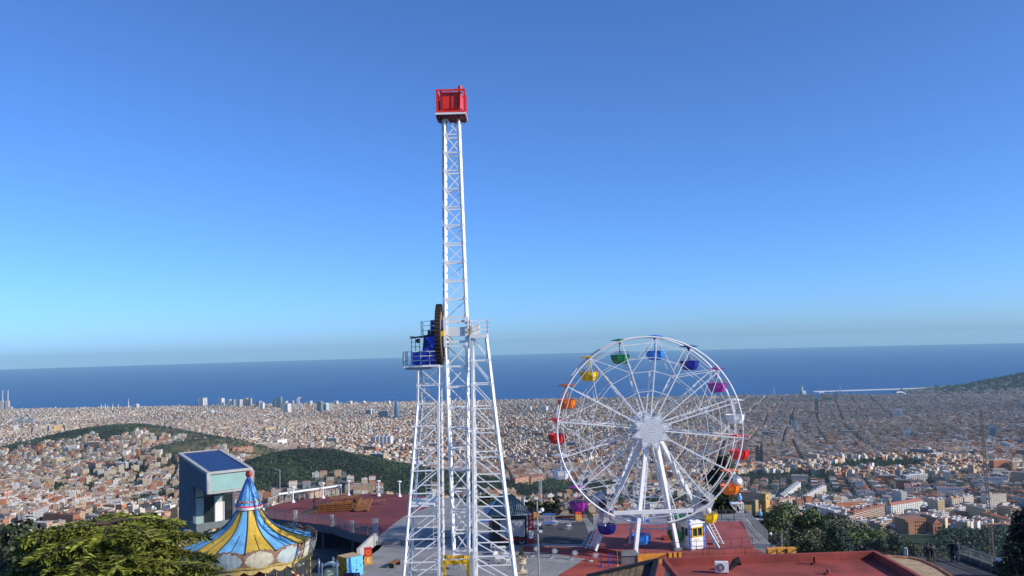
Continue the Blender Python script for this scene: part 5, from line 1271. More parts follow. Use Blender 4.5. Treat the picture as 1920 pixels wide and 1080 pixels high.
for q, (x, mm) in enumerate(((-.45, M['cub_r']), (-.15, mat('pink_mark', (.5, .12, .3), .6)), (.2, M['cube_b']), (.5, M['cube_b']))): b = MB(); b.path([(x, -.245, .45), (x + .1, -.245, .62), (x - .03, -.245, .72), (x + .12, -.245, .8)], .025, 5); b.build('painted_mark', mm, r)
p = G(558, 1120, -2.0); zl = W(558, 1060, p.y).z
r = thing('dish_lamp', 'grey lamp post with a wide dish in front of the carousel', 'street lamp', p); b = MB(); b.tube((0, 0, 0), (0, 0, W(558, 1025, p.y).z + 2), .06); b.build('post', M['grey_metal'], r)
b = MB(); b.lathe([(.08, zl + 1.75), (.35, zl + 1.85), (.62, zl + 2.1), (.64, zl + 2.15), (.3, zl + 2.12)], n=20); b.build('dish', M['white_old'], r, True)
p = G(740, 1062, 0); r = thing('bench', 'brown slatted bench in the shadow beside the ride tower', 'bench', p, R(70)); b = MB()
for k in range(4): b.box((0, -.25 + k * .17, .45), (1.6, .14, .05))
b.build('seat', M['wood'], r)
for x in (-.65, .65): b = MB(); b.box((x, 0, .21), (.08, .5, .42)); b.build('leg', M['dark_metal'], r)

# ------------------------------------------------------------------ kiosk, tables, lamp, urn, star barrier
K0 = G(952, 1023, 0); kk = K0.y / F
kio = thing('snack_kiosk', 'dark kiosk with a ribbed grey green hipped roof and red banner', 'kiosk', K0 + Vector((0, 1.6, 0)), R(8))
b = MB(); b.box((0, 0, 1.5), (3.7, 3.0, 3.0)); b.build('wall', M['black'], kio)
M['rib'] = mat('grey_green_roof_metal', (.30, .36, .35), .5, .2)
ap = 5.0; ez = 3.25
b = MB(); E = [(-2.35, -2.0, ez), (2.35, -2.0, ez), (2.35, 2.0, ez), (-2.35, 2.0, ez)]; T0, T1 = (-.5, 0, ap), (.5, 0, ap)
b.face([E[0], E[1], T1, T0]); b.face([E[1], E[2], T1]); b.face([E[2], E[3], T0, T1]); b.face([E[3], E[0], T0]); b.face([(x, y, z - .15) for x, y, z in E][::-1])
for i in range(4): j = (i + 1) % 4; b.face([(E[i][0], E[i][1], ez - .15), (E[j][0], E[j][1], ez - .15), E[j], E[i]])
rf = b.build('roof', M['rib'], kio); b = MB()
for i in range(22):
    x = -2.3 + 4.6 * i / 21; tx = max(-.5, min(.5, x)); t = 1 - (abs(x) - .5) / 1.85 if abs(x) > .5 else 1; z = ez + (ap - ez) * t
    b.beam((x, -2.02, ez + .03), (x, -2.0 + 2.0 * t, z + .04), .05, .07)
b.beam(E[0], T0, .1); b.beam(E[1], T1, .1); b.build('roof_rib', mat('dark_ribs', (.04, .05, .055), .5), rf)
b = MB(); b.box((.35, -1.53, 1.75), (2.6, .08, 1.7)); b.build('shutter', M['lm_grey'], kio)
b = MB(); b.box((.35, -1.6, .62), (2.6, .12, .35)); sg = b.build('counter_sign', M['dark_red'], kio)
b = MB()
for i in range(5): b.box((-.4 + i * .22, -1.67, .64), (.14, .02, .16))
b.build('sign_mark', M['red'], sg)
b = MB(); b.box((2.25, -1.7, 1.75), (.62, .1, 3.3)); bn = b.build('banner', mat('banner_red', (.30, .02, .03), .5), kio)
b = MB(); b.box((2.25, -1.77, 1.05), (.5, .02, .8))
for z in (1.75, 2.2, 2.65): b.path([(2.1, -1.77, z), (2.35, -1.77, z + .12), (2.2, -1.77, z + .3)], .06, 5)
b.build('banner_mark', M['white'], bn)
b = MB(); b.sphere((.2, -1.8, 2.0), .16, 10, 6); b.box((.2, -1.65, 2.1), (.1, .3, .1)); b.build('lamp', M['white'], kio)
b = MB(); b.box((1.3, -1.6, .55), (.5, .05, .75)); b.box((1.3, -1.63, .55), (.4, .02, .62), 0, 1); b.build('menu_board', [M['white'], M['black']], kio)
def table_proto(name, label, topm, pos, rz=0, w=1.3, d=.75):
    r = thing(name, label, 'table', pos, rz, 'blue topped picnic tables' if topm is M['blue_top'] else 'white tables under the ride tower'); b = MB(); b.box((0, 0, .74), (w, d, .05)); b.build('table_top', topm, r)
    for sx in (-1, 1):
        for sy in (-1, 1): b = MB(); b.tube((sx * w * .42, sy * d * .4, 0), (sx * w * .42, sy * d * .4, .72), .025); b.build('leg', M['grey_metal'], r)
    return r
M['blue_top'] = mat('blue_table_top', (.05, .12, .42), .4)
t0 = table_proto('picnic_table', 'blue topped table nearest the kiosk banner', M['blue_top'], G(985, 988, 0), 0, 1.5)
for (px, py), lab in zip(((987, 978), (1030, 992), (905, 990), (1030, 976)), ('blue topped table behind the one nearest the kiosk banner', 'blue topped table right of the lamp post', 'blue topped table left of the kiosk', 'pale blue table behind the lamp post')):
    o = copy_tree(t0); o.location = G(px, py, 0); tag(o, lab)
def chair_proto(pos, rz, label):
    r = thing('cafe_chair', label, 'chair', pos, rz, 'white cafe chairs'); b = MB(); b.box((0, 0, .45), (.44, .44, .04)); b.build('seat', M['white'], r)
    b = MB(); b.box((0, .21, .72), (.42, .03, .32)); b.build('backrest', M['white'], r)
    for sx in (-1, 1):
        for sy in (-1, 1): b = MB(); b.beam((sx * .2, sy * .2, 0), (sx * .2, sy * .2, .9 if sy > 0 else .45), .03); b.build('leg', M['white'], r)
    return r
ch = chair_proto(G(984, 997, 0), .3, 'white chair in front of the table nearest the banner')
CH = [((997, 990), 1.2, 'white chair between banner table and lamp post'), ((1040, 985), 2.0, 'white chair right of the table by the lamp post'), ((1066, 993), -.6, 'white chair standing alone near the left wheel leg'),
      ((931, 1052), .4, 'white chair under the right trestle, left front one'), ((945, 1046), 2.6, 'white chair under the right trestle, behind the blue box'), ((925, 1034), 1.3, 'white chair beside the left leg of the right trestle'), ((868, 1060), .2, 'white chair seen through the yellow frame, right one'), ((852, 1058), 2.9, 'white chair seen through the yellow frame, left one'), ((951, 1058), -1.0, 'white chair at the outer leg of the right trestle')]
for (px, py), rz, lab in CH: o = copy_tree(ch); o.location = G(px, py, 0); o.rotation_euler = (0, 0, rz); tag(o, lab)
w0 = table_proto('cafe_table', 'white square table under the right trestle, nearer one', M['white'], G(937, 1060, 0), .2, .9, .8)
for (px, py), lab in zip(((940, 1040), (860, 1068), (882, 1046)), ('white square table under the right trestle, farther one', 'white square table seen through the yellow frame', 'white square table between boom foot and right trestle')):
    o = copy_tree(w0); o.location = G(px, py, 0); tag(o, lab)
p = G(1011, 1092, 0); r = thing('lamp_post', 'tall grey pole carrying cameras and a white globe', 'lamp post', p); zt0 = W(1011, 940, p.y).z
b = MB(); b.tube((0, 0, 0), (0, 0, zt0), .085, .07, 10); b.build('pole', M['grey_metal'], r)
for z, x in ((zt0 - .9, .22), (zt0 - 2.0, .15), (zt0 - 2.6, .25)): b = MB(); b.box((x, -.1, z), (.3, .2, .16)); b.beam((0, 0, z), (x, 0, z), .05); b.build('camera', M['white_old'], r)
b = MB(); b.sphere((.42, -.05, zt0 - .75), .19, 12, 8); b.build('globe', M['white'], r, True)
p = G(979, 1098, 0); r = thing('flower_urn', 'classical stone urn with a small green shrub on a pedestal', 'urn', p); zu = W(979, 1044, p.y).z
b = MB(); b.box((0, 0, (zu - 1.25) / 2), (.95, .95, zu - 1.25)); b.box((0, 0, zu - 1.3), (1.1, 1.1, .12)); b.build('pedestal', M['stone'], r)
b = MB(); b.lathe([(.34, zu - 1.24), (.34, zu - 1.16), (.16, zu - 1.05), (.14, zu - .9), (.20, zu - .84), (.14, zu - .78), (.3, zu - .68), (.44, zu - .5), (.38, zu - .42), (.40, zu - .12), (.56, zu - .06), (.60, zu), (.5, zu), (.42, zu - .1)], n=20, rfun=lambda i, n: 1 + .02 * (i % 2)); b.build('bowl', M['stone'], r)
V, Q, cc = leaf_cloud(np.array([0, .1, -.1, 0]), np.array([0, .05, 0, 0.]), np.array([zu + .1, zu + .2, zu + .15, zu + .45]), np.array([.28, .2, .2, .12]), np.array([.2, .3, .2, .35]), 60, np.full(4, .07), np.full((4, 3), (.05, .07, .025)))
np_obj('shrub', V, Q, M['leaf'], cc, parent=r)
bar = thing('star_barrier', 'low barrier with dark posts and silver eight pointed stars', 'barrier', G(1040, 1047, 0)); bl = bar.location
pp = [G(px, py, 0) - bl for px, py in ((997, 1043), (1033, 1046), (1070, 1049), (1107, 1052))]; pp = [Vector((q.x, q.y, 0)) for q in pp]
for q in pp:
    b = MB(); b.tube((q.x, q.y, 0), (q.x, q.y, 1.25), .035); pst = b.build('post', M['dark_metal'], bar); b = MB(); b.lathe([(.28, 0), (.26, .06), (.05, .1)], (q.x, q.y, 0), 14); b.build('base_disc', M['lm_grey'], pst)
for i in range(4):
    a = pp[i] if i else pp[0]; px, py = ((1006, 1029), (1040, 1033), (1078, 1037), (1117, 1041))[i]; dd = W(px, py, bl.y + pp[min(i, 3)].y - .05); c = dd - bl; b = MB(); pts = []
    for k in range(16): t = PI * k / 8; r_ = .36 if k % 2 == 0 else .17; pts.append((c.x + r_ * math.cos(t), c.z + r_ * math.sin(t)))
    b.face([(x, c.y - .03, z) for x, z in pts]); b.face([(x, c.y + .03, z) for x, z in pts][::-1])
    for k in range(16): l = (k + 1) % 16; b.face([(pts[k][0], c.y - .03, pts[k][1]), (pts[k][0], c.y + .03, pts[k][1]), (pts[l][0], c.y + .03, pts[l][1]), (pts[l][0], c.y - .03, pts[l][1])])
    b.build('star', mat('silver_star', (.55, .58, .62), .4, .3), bar)
b = MB()
for a, c in zip(pp[:-1], pp[1:]): b.beam(a + Vector((0, 0, .95)), c + Vector((0, 0, .95)), .03); b.beam(a + Vector((0, 0, .4)), c + Vector((0, 0, .4)), .025)
b.build('rail', M['dark_metal'], bar)
run_rail('railing', 'dark railing along the back edge between kiosk and wheel', [G(px, py, 0) for px, py in ((965, 973), (1035, 972), (1100, 972), (1112, 985))], 1.15, 2.2, 3, .05, M['dark_metal'])
b = MB(); a, c = G(1042, 973, 0), G(1098, 972.5, 0); b.box(((a.x + c.x) / 2, a.y + .4, .12), (c.x - a.x, .3, .24)); tag(b.build('planter', mat('dull_orange_paint', (.42, .10, .03), .7, var=.25)), 'long orange planter under the dark railing', 'planter')
b = MB(); a = G(1005, 975, 0); b.box((a.x, a.y, .45), (.8, .5, .9)); tag(b.build('planter_box', M['orange_wood']), 'orange wooden box beside the cypress trees', 'box')

# ------------------------------------------------------------------ booth and fences by the wheel
B0 = G(1301, 1031, .4)
bo = thing('ticket_booth', 'white ticket booth with yellow window frames and blue corners', 'booth', B0 + Vector((.05, .95, 0)), R(26)); w = 1.75
b = MB(); b.box((0, 0, .62), (w, w, 1.2)); b.build('lower_wall', M['white'], bo)
for sx in (-1, 1):
    for sy in (-1, 1): b = MB(); b.box((sx * w * .47, sy * w * .47, 1.4), (.18, .18, 2.75)); b.build('corner_post', M['white'] if sx < 0 and sy > 0 else mat('blue_white_post', (.10, .18, .55), .5, var=.8, scale=5), bo)
b = MB(); b.box((0, 0, 2.3), (w, w, .35)); b.build('upper_wall', M['white'], bo)
b = MB(); b.lathe([(1.4, 2.5), (1.42, 2.58), (.05, 3.15)], n=4, ph=PI / 4); b.tube((-.8, .5, 2.9), (-.8, .5, 3.4), .05); b.build('roof', M['white_old'], bo)
for rz in (0, PI / 2, PI, 3 * PI / 2):
    ca, sa = math.cos(rz), math.sin(rz); b = MB()
    for x, z, dx, dz in ((-.6, 1.67, .1, .95), (.6, 1.67, .1, .95), (0, 1.67, .08, .95), (0, 1.24, 1.3, .1), (0, 2.12, 1.3, .1)):
        b.box((x * ca + (w / 2 - .02) * sa, x * sa - (w / 2 - .02) * ca, z), (dx, .1, dz), rz)
    fr_ = b.build('window_frame', M['yellow'] if rz < .1 else M['white'], bo); b = MB(); b.box(((w / 2 - .1) * sa, -(w / 2 - .1) * ca, 1.67), (1.25, .03, .9), rz); b.build('pane', M['glass'], fr_)
b = MB(); b.box((-.1, -w / 2 - .02, .95), (.5, .03, .1)); b.build('notice', M['yellow'], bo)
b = MB(); b.box((.0, -w / 2 - .015, .33), (w * .9, .02, .04)); b.build('panel_joint', M['lm_grey'], bo)
fa, fb_ = G(1278, 1050, 0), G(1438, 1046, 0)
run_rail('iron_fence', 'black iron bar fence in front of the red deck', [fa, fb_], 1.0, 2.0, 2, .045, M['dark_metal'], cat='fence')
run_rail('iron_fence', 'low black railing on the front edge of the red deck', [G(1210, 1040, .4), G(1330, 1032, .4), G(1411, 1025, .4)], .95, 1.2, 2, .035, M['dark_metal'], False, cat='fence')
run_rail('railing', 'dark railing behind the wheel deck', [G(px, py, 0) for px, py in ((1330, 977), (1400, 974))], 1.1, 1.6, 3, .05, M['dark_metal'])
run_rail('stair_railing', 'grey railing running down beside the stairs right of the wheel', [G(1400, 974, 0), G(1440, 1016, 0)], 1.1, 1.4, 3, .06, M['grey_metal'])
a, c = G(1195, 1058, 0), G(1279, 1054, 0); ow = thing('orange_wall', 'low orange panelled wall with a handrail pattern in front of the wheel', 'wall', (a + c) / 2, math.atan2(c.y - a.y, c.x - a.x)); L_ = (c - a).length
b = MB(); b.box((-L_ * .17, 0, .45), (L_ * .64, .12, .95)); b.build('panel', M['orange_wood'], ow)
for k in range(3): b = MB(); b.box((L_ * (.24 + .11 * k), 0, .45), (L_ * .075, .12, .95)); b.build('panel', M['orange_wood'], ow)
b = MB(); b.box((L_ * .32, .12, .4), (L_ * .4, .08, .9)); b.build('backing', M['black'], ow)
b = MB(); b.beam((-L_ * .30, -.09, .15), (L_ * .13, -.09, .85), .04, .05); b.beam((-L_ * .30, -.09, 0.0), (L_ * .13, -.09, .6), .04, .05)
for k in range(9): x = -L_ * .30 + L_ * .43 * k / 8; z = .15 + .7 * k / 8; b.beam((x, -.09, z), (x, -.09, z - .22), .05)
b.build('handrail_strip', M['wood'], ow)
b = MB(); a, c = G(1165, 1058, 0), G(1196, 1056, 0); b.box(((a.x + c.x) / 2, a.y + .3, .4), (c.x - a.x, .8, .8)); b.hexa([(a.x, a.y - .2, .8), (c.x, a.y - .2, .8), (c.x, a.y + .8, .8), (a.x, a.y + .8, .8), (a.x + .1, a.y + .3, 1.15), (c.x - .1, a.y + .3, 1.15), (c.x - .1, a.y + .6, 1.15), (a.x + .1, a.y + .6, 1.15)]); tag(b.build('shed', M['dark_concrete']), 'low dark grey shed at the left end of the orange wall', 'shed')
for px, py, mm, lab in ((1128, 1062, M['blue'], 'short blue post on a foot on the red floor'), (1158, 1066, M['green'] if 'green' in M else M.setdefault('green', mat('green_paint', (.02, .22, .07), .5)), 'green post with a yellow foot beside the tiled roof')):
    q = G(px, py, 0); r = thing('marker_post', lab, 'post', q); b = MB(); b.tube((0, 0, 0), (0, 0, 1.25 if mm is M['blue'] else 1.6), .05); b.build('pole', mm, r); b = MB(); b.lathe([(.22, 0), (.2, .06), (.06, .1)] if mm is M['blue'] else [(.07, 0), (.07, .4)], n=10); b.build('foot', mm if mm is M['blue'] else M['yellow'], r)
q = G(1146, 1062, 0); r = thing('blue_gate', 'small blue turnstile frame between the blue and the green post', 'gate', q); b = MB()
for x in (-.25, .25): b.tube((x, 0, 0), (x, 0, 1.2), .04)
for z in (.4, .8, 1.18): b.beam((-.25, 0, z), (.25, 0, z), .04)
b.build('frame', M['blue'], r)
ob0 = None
for i, (px, py) in enumerate(((1446, 1043), (1464, 1042), (1483, 1042))):
    q = G(px, py, 0); lab = ['orange wooden block right of the iron fence, left one', 'orange wooden block with a dark stripe, middle of three', 'orange wooden block, right one of three'][i]
    if ob0 is None:
        ob0 = o = thing('orange_block', lab, 'block', q, .1, 'orange blocks by the gate'); b = MB()
        for k in range(4): b.box((-.3 + .2 * k, 0, .38), (.185, .6, .76))
        b.box((0, 0, .72), (.9, .66, .1)); b.build('board', M['orange_wood'], o); b = MB(); b.beam((-.36, -.32, .3), (.36, -.32, .62), .03, .07); b.build('stripe', M['dark_metal'], o)
    else: o = copy_tree(ob0); o.location = q; tag(o, lab)
gt = thing('iron_gate', 'dark iron gate with a slanting top behind the orange blocks', 'gate', G(1446, 1026, 0)); b = MB(); w = 2.0
for x in (0, 1.0, 2.0): b.beam((x, .3 * x, 0), (x, .3 * x, 1.15 + .35 * x / 2), .1)
b.beam((0, 0, 1.15), (2, .6, 1.5), .07); b.beam((0, 0, .2), (2, .6, .3), .06); b.beam((0, 0, 1.1), (1, .3, .2), .06); b.build('frame', M['dark_metal'], gt)
b = MB()
for i in range(14): x = 2 * i / 14; b.beam((x, .3 * x, .2), (x, .3 * x, 1.15 + .17 * x), .03)
b.build('bar', M['dark_metal'], gt); b = MB(); b.sphere((0, 0, 1.32), .15, 10, 7); b.build('globe', M['white'], gt)
# white bracket platforms with light blue ornament lamps
def bracket(label, px0, px1, py, Y, orn):
    p0, p1 = W(px0, py, Y), W(px1, py, Y); r = thing('bracket_platform', label, 'platform', p0); L_ = p1.x - p0.x
    b = MB(); b.box((L_ / 2, 0, 0), (L_, 1.0, .16)); b.build('deck_plate', M['white'], r); b = MB()
    for y in (-.4, .4):
        b.beam((L_, y, 0), (L_, y, -3.2), .12); b.beam((0, y, -.1), (L_, y, -1.9), .09); b.beam((L_ * .5, y, -.1), (L_, y, -1.0), .07); b.beam((L_ * .4, y, -.1), (L_ * .4, y, -.7), .06); b.beam((L_ * .7, y, -.1), (L_, y, -1.9), .06)
    b.build('truss', M['white_old'], r)
    for i, (ox, oz) in enumerate(orn):
        b = MB(); b.lathe([(.2, 0), (.2, .1), (.12, .14)], (ox, 0, oz), 10, 1); b.lathe([(.12, .14), (.28, .35), (.26, .62), (.15, .78)], (ox, 0, oz), 12, 0); b.sphere((ox, 0, oz + .9), .14, 10, 7, 2); b.build('ornament', [mat('sky_blue_ornament', (.18, .48, .75), .4), M['red'], M['white']], r)
    return r
bracket('white bracket platform with a light blue ornament under the silver dome', 1369, 1392, 943, 104, [(1.2, .08), (1.1, -2.0)])
bracket('lower white bracket platform beside the stair railing', 1402, 1430, 973, 105, [(1.55, .08)])

# ------------------------------------------------------------------ roofs in front
rz_ = 5.8; A_1, B_1, C_1 = P2(1246, 1061, rz_), P2(1640, 1047, rz_), P2(1706, 1084, rz_)
rb = thing('service_building', 'building in front with a flat red coated roof and low parapet', 'building', (A_1[0], A_1[1], -7))
def rel(p): return (p[0] - A_1[0], p[1] - A_1[1])
poly = [rel(A_1), rel(B_1), rel(C_1), (C_1[0] - A_1[0] - .3, 44 - A_1[1]), (0.4, 44 - A_1[1])]
b = MB(); b.prism(poly, 0, rz_ + 7 - .1); b.build('wall', M['concrete'], rb)
b = MB(); b.prism(poly, rz_ + 6.9, rz_ + 7); rf = b.build('roof', M['roof_red'], rb)
b = MB(); zt1 = rz_ + 7
for i in range(5):
    a, c = Vector((*poly[i], 0)), Vector((*poly[(i + 1) % 5], 0)); hh = .50
    dd = (c - a).normalized(); e0 = a - dd * .12; e1 = c + dd * .12 if i != 1 else c + dd * .1
    b.beam(e0 + Vector((0, 0, zt1 + hh / 2 + .003 * i)), e1 + Vector((0, 0, zt1 + hh / 2 + .003 * i)), .26, hh)
b.build('parapet', M['roof_red'], rb)
for px, py, hgt in ((1528, 1058, .5), (1553, 1077, .34)):
    q = Vector(G(px, py, rz_)); b = MB(); b.tube((q.x - A_1[0], q.y - A_1[1], zt1), (q.x - A_1[0], q.y - A_1[1], zt1 + hgt), .11); b.box((q.x - A_1[0], q.y - A_1[1], zt1 + .04), (.4, .4, .08)); b.build('vent_pipe', M['roof_red'], rb)
q = G(1355, 1076, rz_); ac = thing('air_conditioner', 'white air conditioner with a round fan grille on the red roof', 'air conditioner', q + Vector((0, .2, 0)), R(-6))
b = MB(); b.box((0, 0, .40), (.84, .34, .66)); b.build('case', M['white'], ac); b = MB(); b.lathe([(.27, 0), (.27, .03), (.05, .05)], n=24); 
b.v = [(x - .1, -.17 - z, y + .40) for x, y, z in b.v]
for i in range(5): r_ = .05 + .05 * i; b.path([(-.1 + r_ * math.cos(PI * k / 10), -.215, .40 + r_ * math.sin(PI * k / 10)) for k in range(20)], .008, 4, 1, True)
b.build('fan_grille', [M['lm_grey'], M['dark_metal']], ac)
for x in (-.3, .3): b = MB(); b.box((x, 0, .035), (.08, .36, .07)); b.build('foot', M['dark_metal'], ac)
b = MB(); q = G(1380, 1071, rz_); b.path([(q.x - .45, q.y, rz_ + .1), (q.x - .25, q.y + .05, rz_ + .3), (q.x, q.y + .1, rz_ + .55), (q.x + .3, q.y + .1, rz_ + .62)], [.1, .16, .26, .3], 8); tag(b.build('duct', M['brown']), 'rusty brown bent duct beside the air conditioner', 'duct')
# brown tiled roof on the left
tr = thing('tiled_building', 'building with a dark edged brown tiled roof, right shadow painted black, in front of the red floor', 'building', (W(1170, 1065, 57).x, 57, -7)); tx = tr.location.x
Pa, Pb = W(1100, 1082, 57.2), W(1231, 1052, 57.2); wv = Vector((Pb.x - Pa.x, 0, Pb.z - Pa.z))
def tp(u, v, up=0): q = Pa + wv * u + Vector((-v * .35, -v, -v * .36 + up)); return Vector((q.x - tx, q.y - 57, q.z + 7))
b = MB(); b.hexa([tp(0, 0, -.2), tp(0, 7, -.2), tp(1, 7, -.2), tp(1, 0, -.2), tp(0, 0), tp(0, 7), tp(1, 7), tp(1, 0)]); rf = b.build('roof', M['black'], tr)  # black also paints the shadow on the untiled right edge
b = MB(); NU, NV = 11, 9
for i in range(NU - 2):
    for j in range(NV):
        u0, u1, v0, v1 = .04 + .88 * i / (NU - 1), .04 + .88 * (i + .90) / (NU - 1), .25 + .55 * j, .25 + .55 * (j + .92); d = .02 * ((i * 7 + j * 3) % 3)
        b.hexa([tp(u0, v0, .01), tp(u0, v1, .01), tp(u1, v1, .01), tp(u1, v0, .01), tp(u0, v0, .05 + d), tp(u0, v1, .10 + d), tp(u1, v1, .10 + d), tp(u1, v0, .05 + d)])
b.build('tile_field', mat('brown_roof_tile', (.22, .145, .08), .85, var=.35, scale=2.5, bump=.2), rf)
b = MB(); b.beam(tp(0, .05, .1), tp(1, .05, .1), .22, .2); b.beam(tp(1, 0, .06), tp(1, 7, .06), .3, .25); b.build('edge_cap', M['black'], rf)
b = MB(); wx_ = [tp(0, .4, -.25), tp(1, .4, -.25), tp(1, 6.8, -.25), tp(0, 6.8, -.25)]; b.hexa([(p.x, p.y, 0) for p in (wx_[0], wx_[3], wx_[2], wx_[1])] + [tuple(p) for p in (wx_[0], wx_[3], wx_[2], wx_[1])]); b.build('wall', M['concrete'], tr)
# tan roof on the right
tn = thing('tan_roof_building', 'small building with a tan gravel roof edged in orange tiles', 'building', (G(1700, 1060, 6).x, G(1700, 1060, 6).y, -7)); o_ = tn.location
edge = [(1644, 1044), (1672, 1044.5), (1705, 1047), (1730, 1052), (1760, 1066), (1786, 1083)]
q = [G(x, y, 5.55) - o_ for x, y in edge]; low = [G(x, y, 5.55) - o_ for x, y in ((1795, 1100), (1735, 1130), (1790, 1130))]
near_ = [G(1775, 1092, 5.55) - o_, G(1700, 1062, 5.55) - o_]
pl_ = [(p.x, p.y) for p in q] + [(q[-1].x - .5, q[-1].y - 3.5), (q[-1].x - 3.4, q[-1].y - 3.5), ((C_1[0] + .32 - o_.x), C_1[1] - o_.y), (B_1[0] + .38 - o_.x, B_1[1] - o_.y + .1)]
b = MB(); b.prism(pl_, 0, 5.42 + 7); b.build('wall', M['concrete'], tn); b = MB(); b.prism(pl_, 5.424 + 7, 5.55 + 7); rf = b.build('roof', mat('tan_gravel', (.42, .30, .18), .95, var=.25, scale=3, bump=.4), tn)
b = MB()
for a, c in zip(q[:-1], q[1:]):
    n_ = max(1, int((c - a).length / .28))
    for i in range(n_): p = a.lerp(c, i / n_); p2 = a.lerp(c, (i + .93) / n_); b.tube((p.x, p.y, 5.58 + 7), (p2.x, p2.y, 5.58 + 7), .10, .085, 7)
b.build('edge_tile', mat('orange_edge_tile', (.55, .24, .10), .8, var=.25, scale=4), rf)
# terrace with visitors on the right
tz = 2.2; b = MB(); c1, c2 = P2(1800, 1048, tz), P2(1905, 1086, tz); a1 = P2(1600, 1040, tz)
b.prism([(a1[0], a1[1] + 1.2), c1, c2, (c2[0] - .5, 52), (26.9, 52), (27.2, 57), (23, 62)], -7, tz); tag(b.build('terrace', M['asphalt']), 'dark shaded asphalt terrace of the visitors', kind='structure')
run_rail('railing', 'dark railing along the far edge of the shaded terrace', [Vector((*a1, tz)) + Vector((0, 1.1, 0)), Vector((*c1, tz))], 1.05, 1.7, 2, .06, M['dark_metal'])
run_rail('railing', 'pale topped railing running towards the viewer on the right', [Vector((*c1, tz)), Vector((*c2, tz))], 1.1, 1.3, 3, .07, M['grey_metal'])
b = MB(); pa_, pb_ = Vector((*c1, tz)), Vector((*c2, tz)); b.beam(pa_ + Vector((.25, 0, -.2)), pb_ + Vector((.25, 0, -.2)), .3, 1.3); tag(b.build('kerb_wall', mat('shade_toned_stone', (.12, .11, .08), .9, var=.35)), 'low stone wall under the pale topped railing', 'wall')  # stone coloured darker to stand for the shade of the trees
q = G(1714, 1049, tz); b = MB(); b.lathe([(.16, 0), (.17, .5), (.12, .62)], n=12); b.v = [(x + q.x, y + q.y + 1.5, z + tz) for x, y, z in b.v]; tag(b.build('litter_bin', M['white_old']), 'small white bin at the terrace railing', 'bin')
# cable strip hills: radio mast, pylon, dome, yellow tower
def mast(name, label, px0, y0, px1, y1, Y, w0, w1, m, panels):
    t, q = W(px0, y0, Y), W(px1, y1, Y); zg = float(zt(q.x, Y)); r = thing(name, label, 'mast', (q.x, Y, zg)); b = MB(); hh = t.z - zg; dx = t.x - q.x
    for k in range(3):
        a = 2 * PI * k / 3 + .4; b.beam((w0 * math.cos(a), w0 * math.sin(a), 0), (dx + w1 * math.cos(a), w1 * math.sin(a), hh), w0 * .16 + .03)
    for i in range(panels):
        u0, u1 = i / panels, (i + 1) / panels
        for k in range(3):
            a, a2 = 2 * PI * k / 3 + .4, 2 * PI * (k + 1) / 3 + .4; wa, wb = w0 + (w1 - w0) * u0, w0 + (w1 - w0) * u1
            b.beam((dx * u0 + wa * math.cos(a), wa * math.sin(a), hh * u0), (dx * u1 + wb * math.cos(a2), wb * math.sin(a2), hh * u1), w0 * .1 + .02)
            b.beam((dx * u1 + wb * math.cos(a), wb * math.sin(a), hh * u1), (dx * u1 + wb * math.cos(a2), wb * math.sin(a2), hh * u1), w0 * .1 + .02)
    b.build('lattice', m, r); return r, hh, dx
r, hh, dx = mast('radio_mast', 'thin rusty lattice mast rising in front of the right hand city', 1840, 768, 1860, 1010, 190, .42, .34, mat('rusty_lattice', (.22, .17, .15), .7), 34)
b = MB(); b.beam((dx - .5, 0, hh + .2), (dx + .6, 0, hh - .1), .08); b.box((dx * .42, 0, hh * .42), (.9, .5, .4)); b.box((dx * .27, 0, hh * .27), (.9, .5, .4)); b.build('antenna', M['grey_metal'], r)
mast('power_pylon', 'pale lattice pylon below the wheel at the dark wood', 1012, 902, 1012, 935, 520, 2.0, .9, M['lm_grey'], 8)
ob = W(1378, 906, 470); obs = thing('observatory', 'round yellow brick observatory with a silver dome', 'observatory', (ob.x, 470, ob.z)); rr_ = 15 * 470 / F
b = MB(); b.lathe([(rr_, -.2)] + [(rr_ * math.cos(R(t)), rr_ * math.sin(R(t))) for t in (0, 10, 20, 30, 40, 50, 60, 70, 80)] + [(.05, rr_)], n=32); dm = b.build('dome', mat('silver_dome', (.55, .56, .58), .38, .75, var=.08, scale=.6), obs, True)
b = MB()
for k in range(16): a = 2 * PI * k / 16; b.path([(1.004 * rr_ * math.cos(R(t)) * math.cos(a), 1.004 * rr_ * math.cos(R(t)) * math.sin(a), 1.004 * rr_ * math.sin(R(t))) for t in range(0, 85, 12)], .05, 4)
b.build('dome_rib', M['grey_metal'], dm)
M['ybrick'] = mat('yellow_brick', (.46, .32, .15), .85, var=.15, scale=1)
b = MB(); b.lathe([(rr_ * .9, -9), (rr_ * .9, -.9), (rr_ * 1.03, -.8), (rr_ * 1.03, -.15)], n=24); b.box((-2.5, -1.5, -7.5), (9, 8, 6)); b.box((5, 1, -8), (5, 6, 6)); b.build('drum_wall', M['ybrick'], obs)
b = MB()
for k in range(20):
    a = 2 * PI * k / 20
    for z in (-2.8, -6.2): b.box((rr_ * .9 * math.cos(a), rr_ * .9 * math.sin(a), z), (.3, .7, 1.7), a)
b.build('window', M['glass'], obs); b = MB(); b.box((5, 1, -4.8), (5.6, 6.6, .5)); b.box((-2.5, -1.5, -4.3), (9.6, 8.6, .5)); b.build('roof', M['lm_roof'], obs)
yt, yb = W(1436, 925, 330), W(1437, 975, 330); yw = thing('yellow_tower', 'slender yellow square tower on the slope right of the wheel', 'tower', (yb.x, 330, yb.z - 4), R(32)); hh = yt.z - yb.z + 4
b = MB(); b.box((0, 0, hh / 2), (2.3, 2.3, hh)); b.build('shaft', mat('ochre_render', (.66, .40, .13), .8, var=.1, scale=.8), yw); b = MB(); b.box((0, 0, hh - .1), (2.6, 2.6, .3))
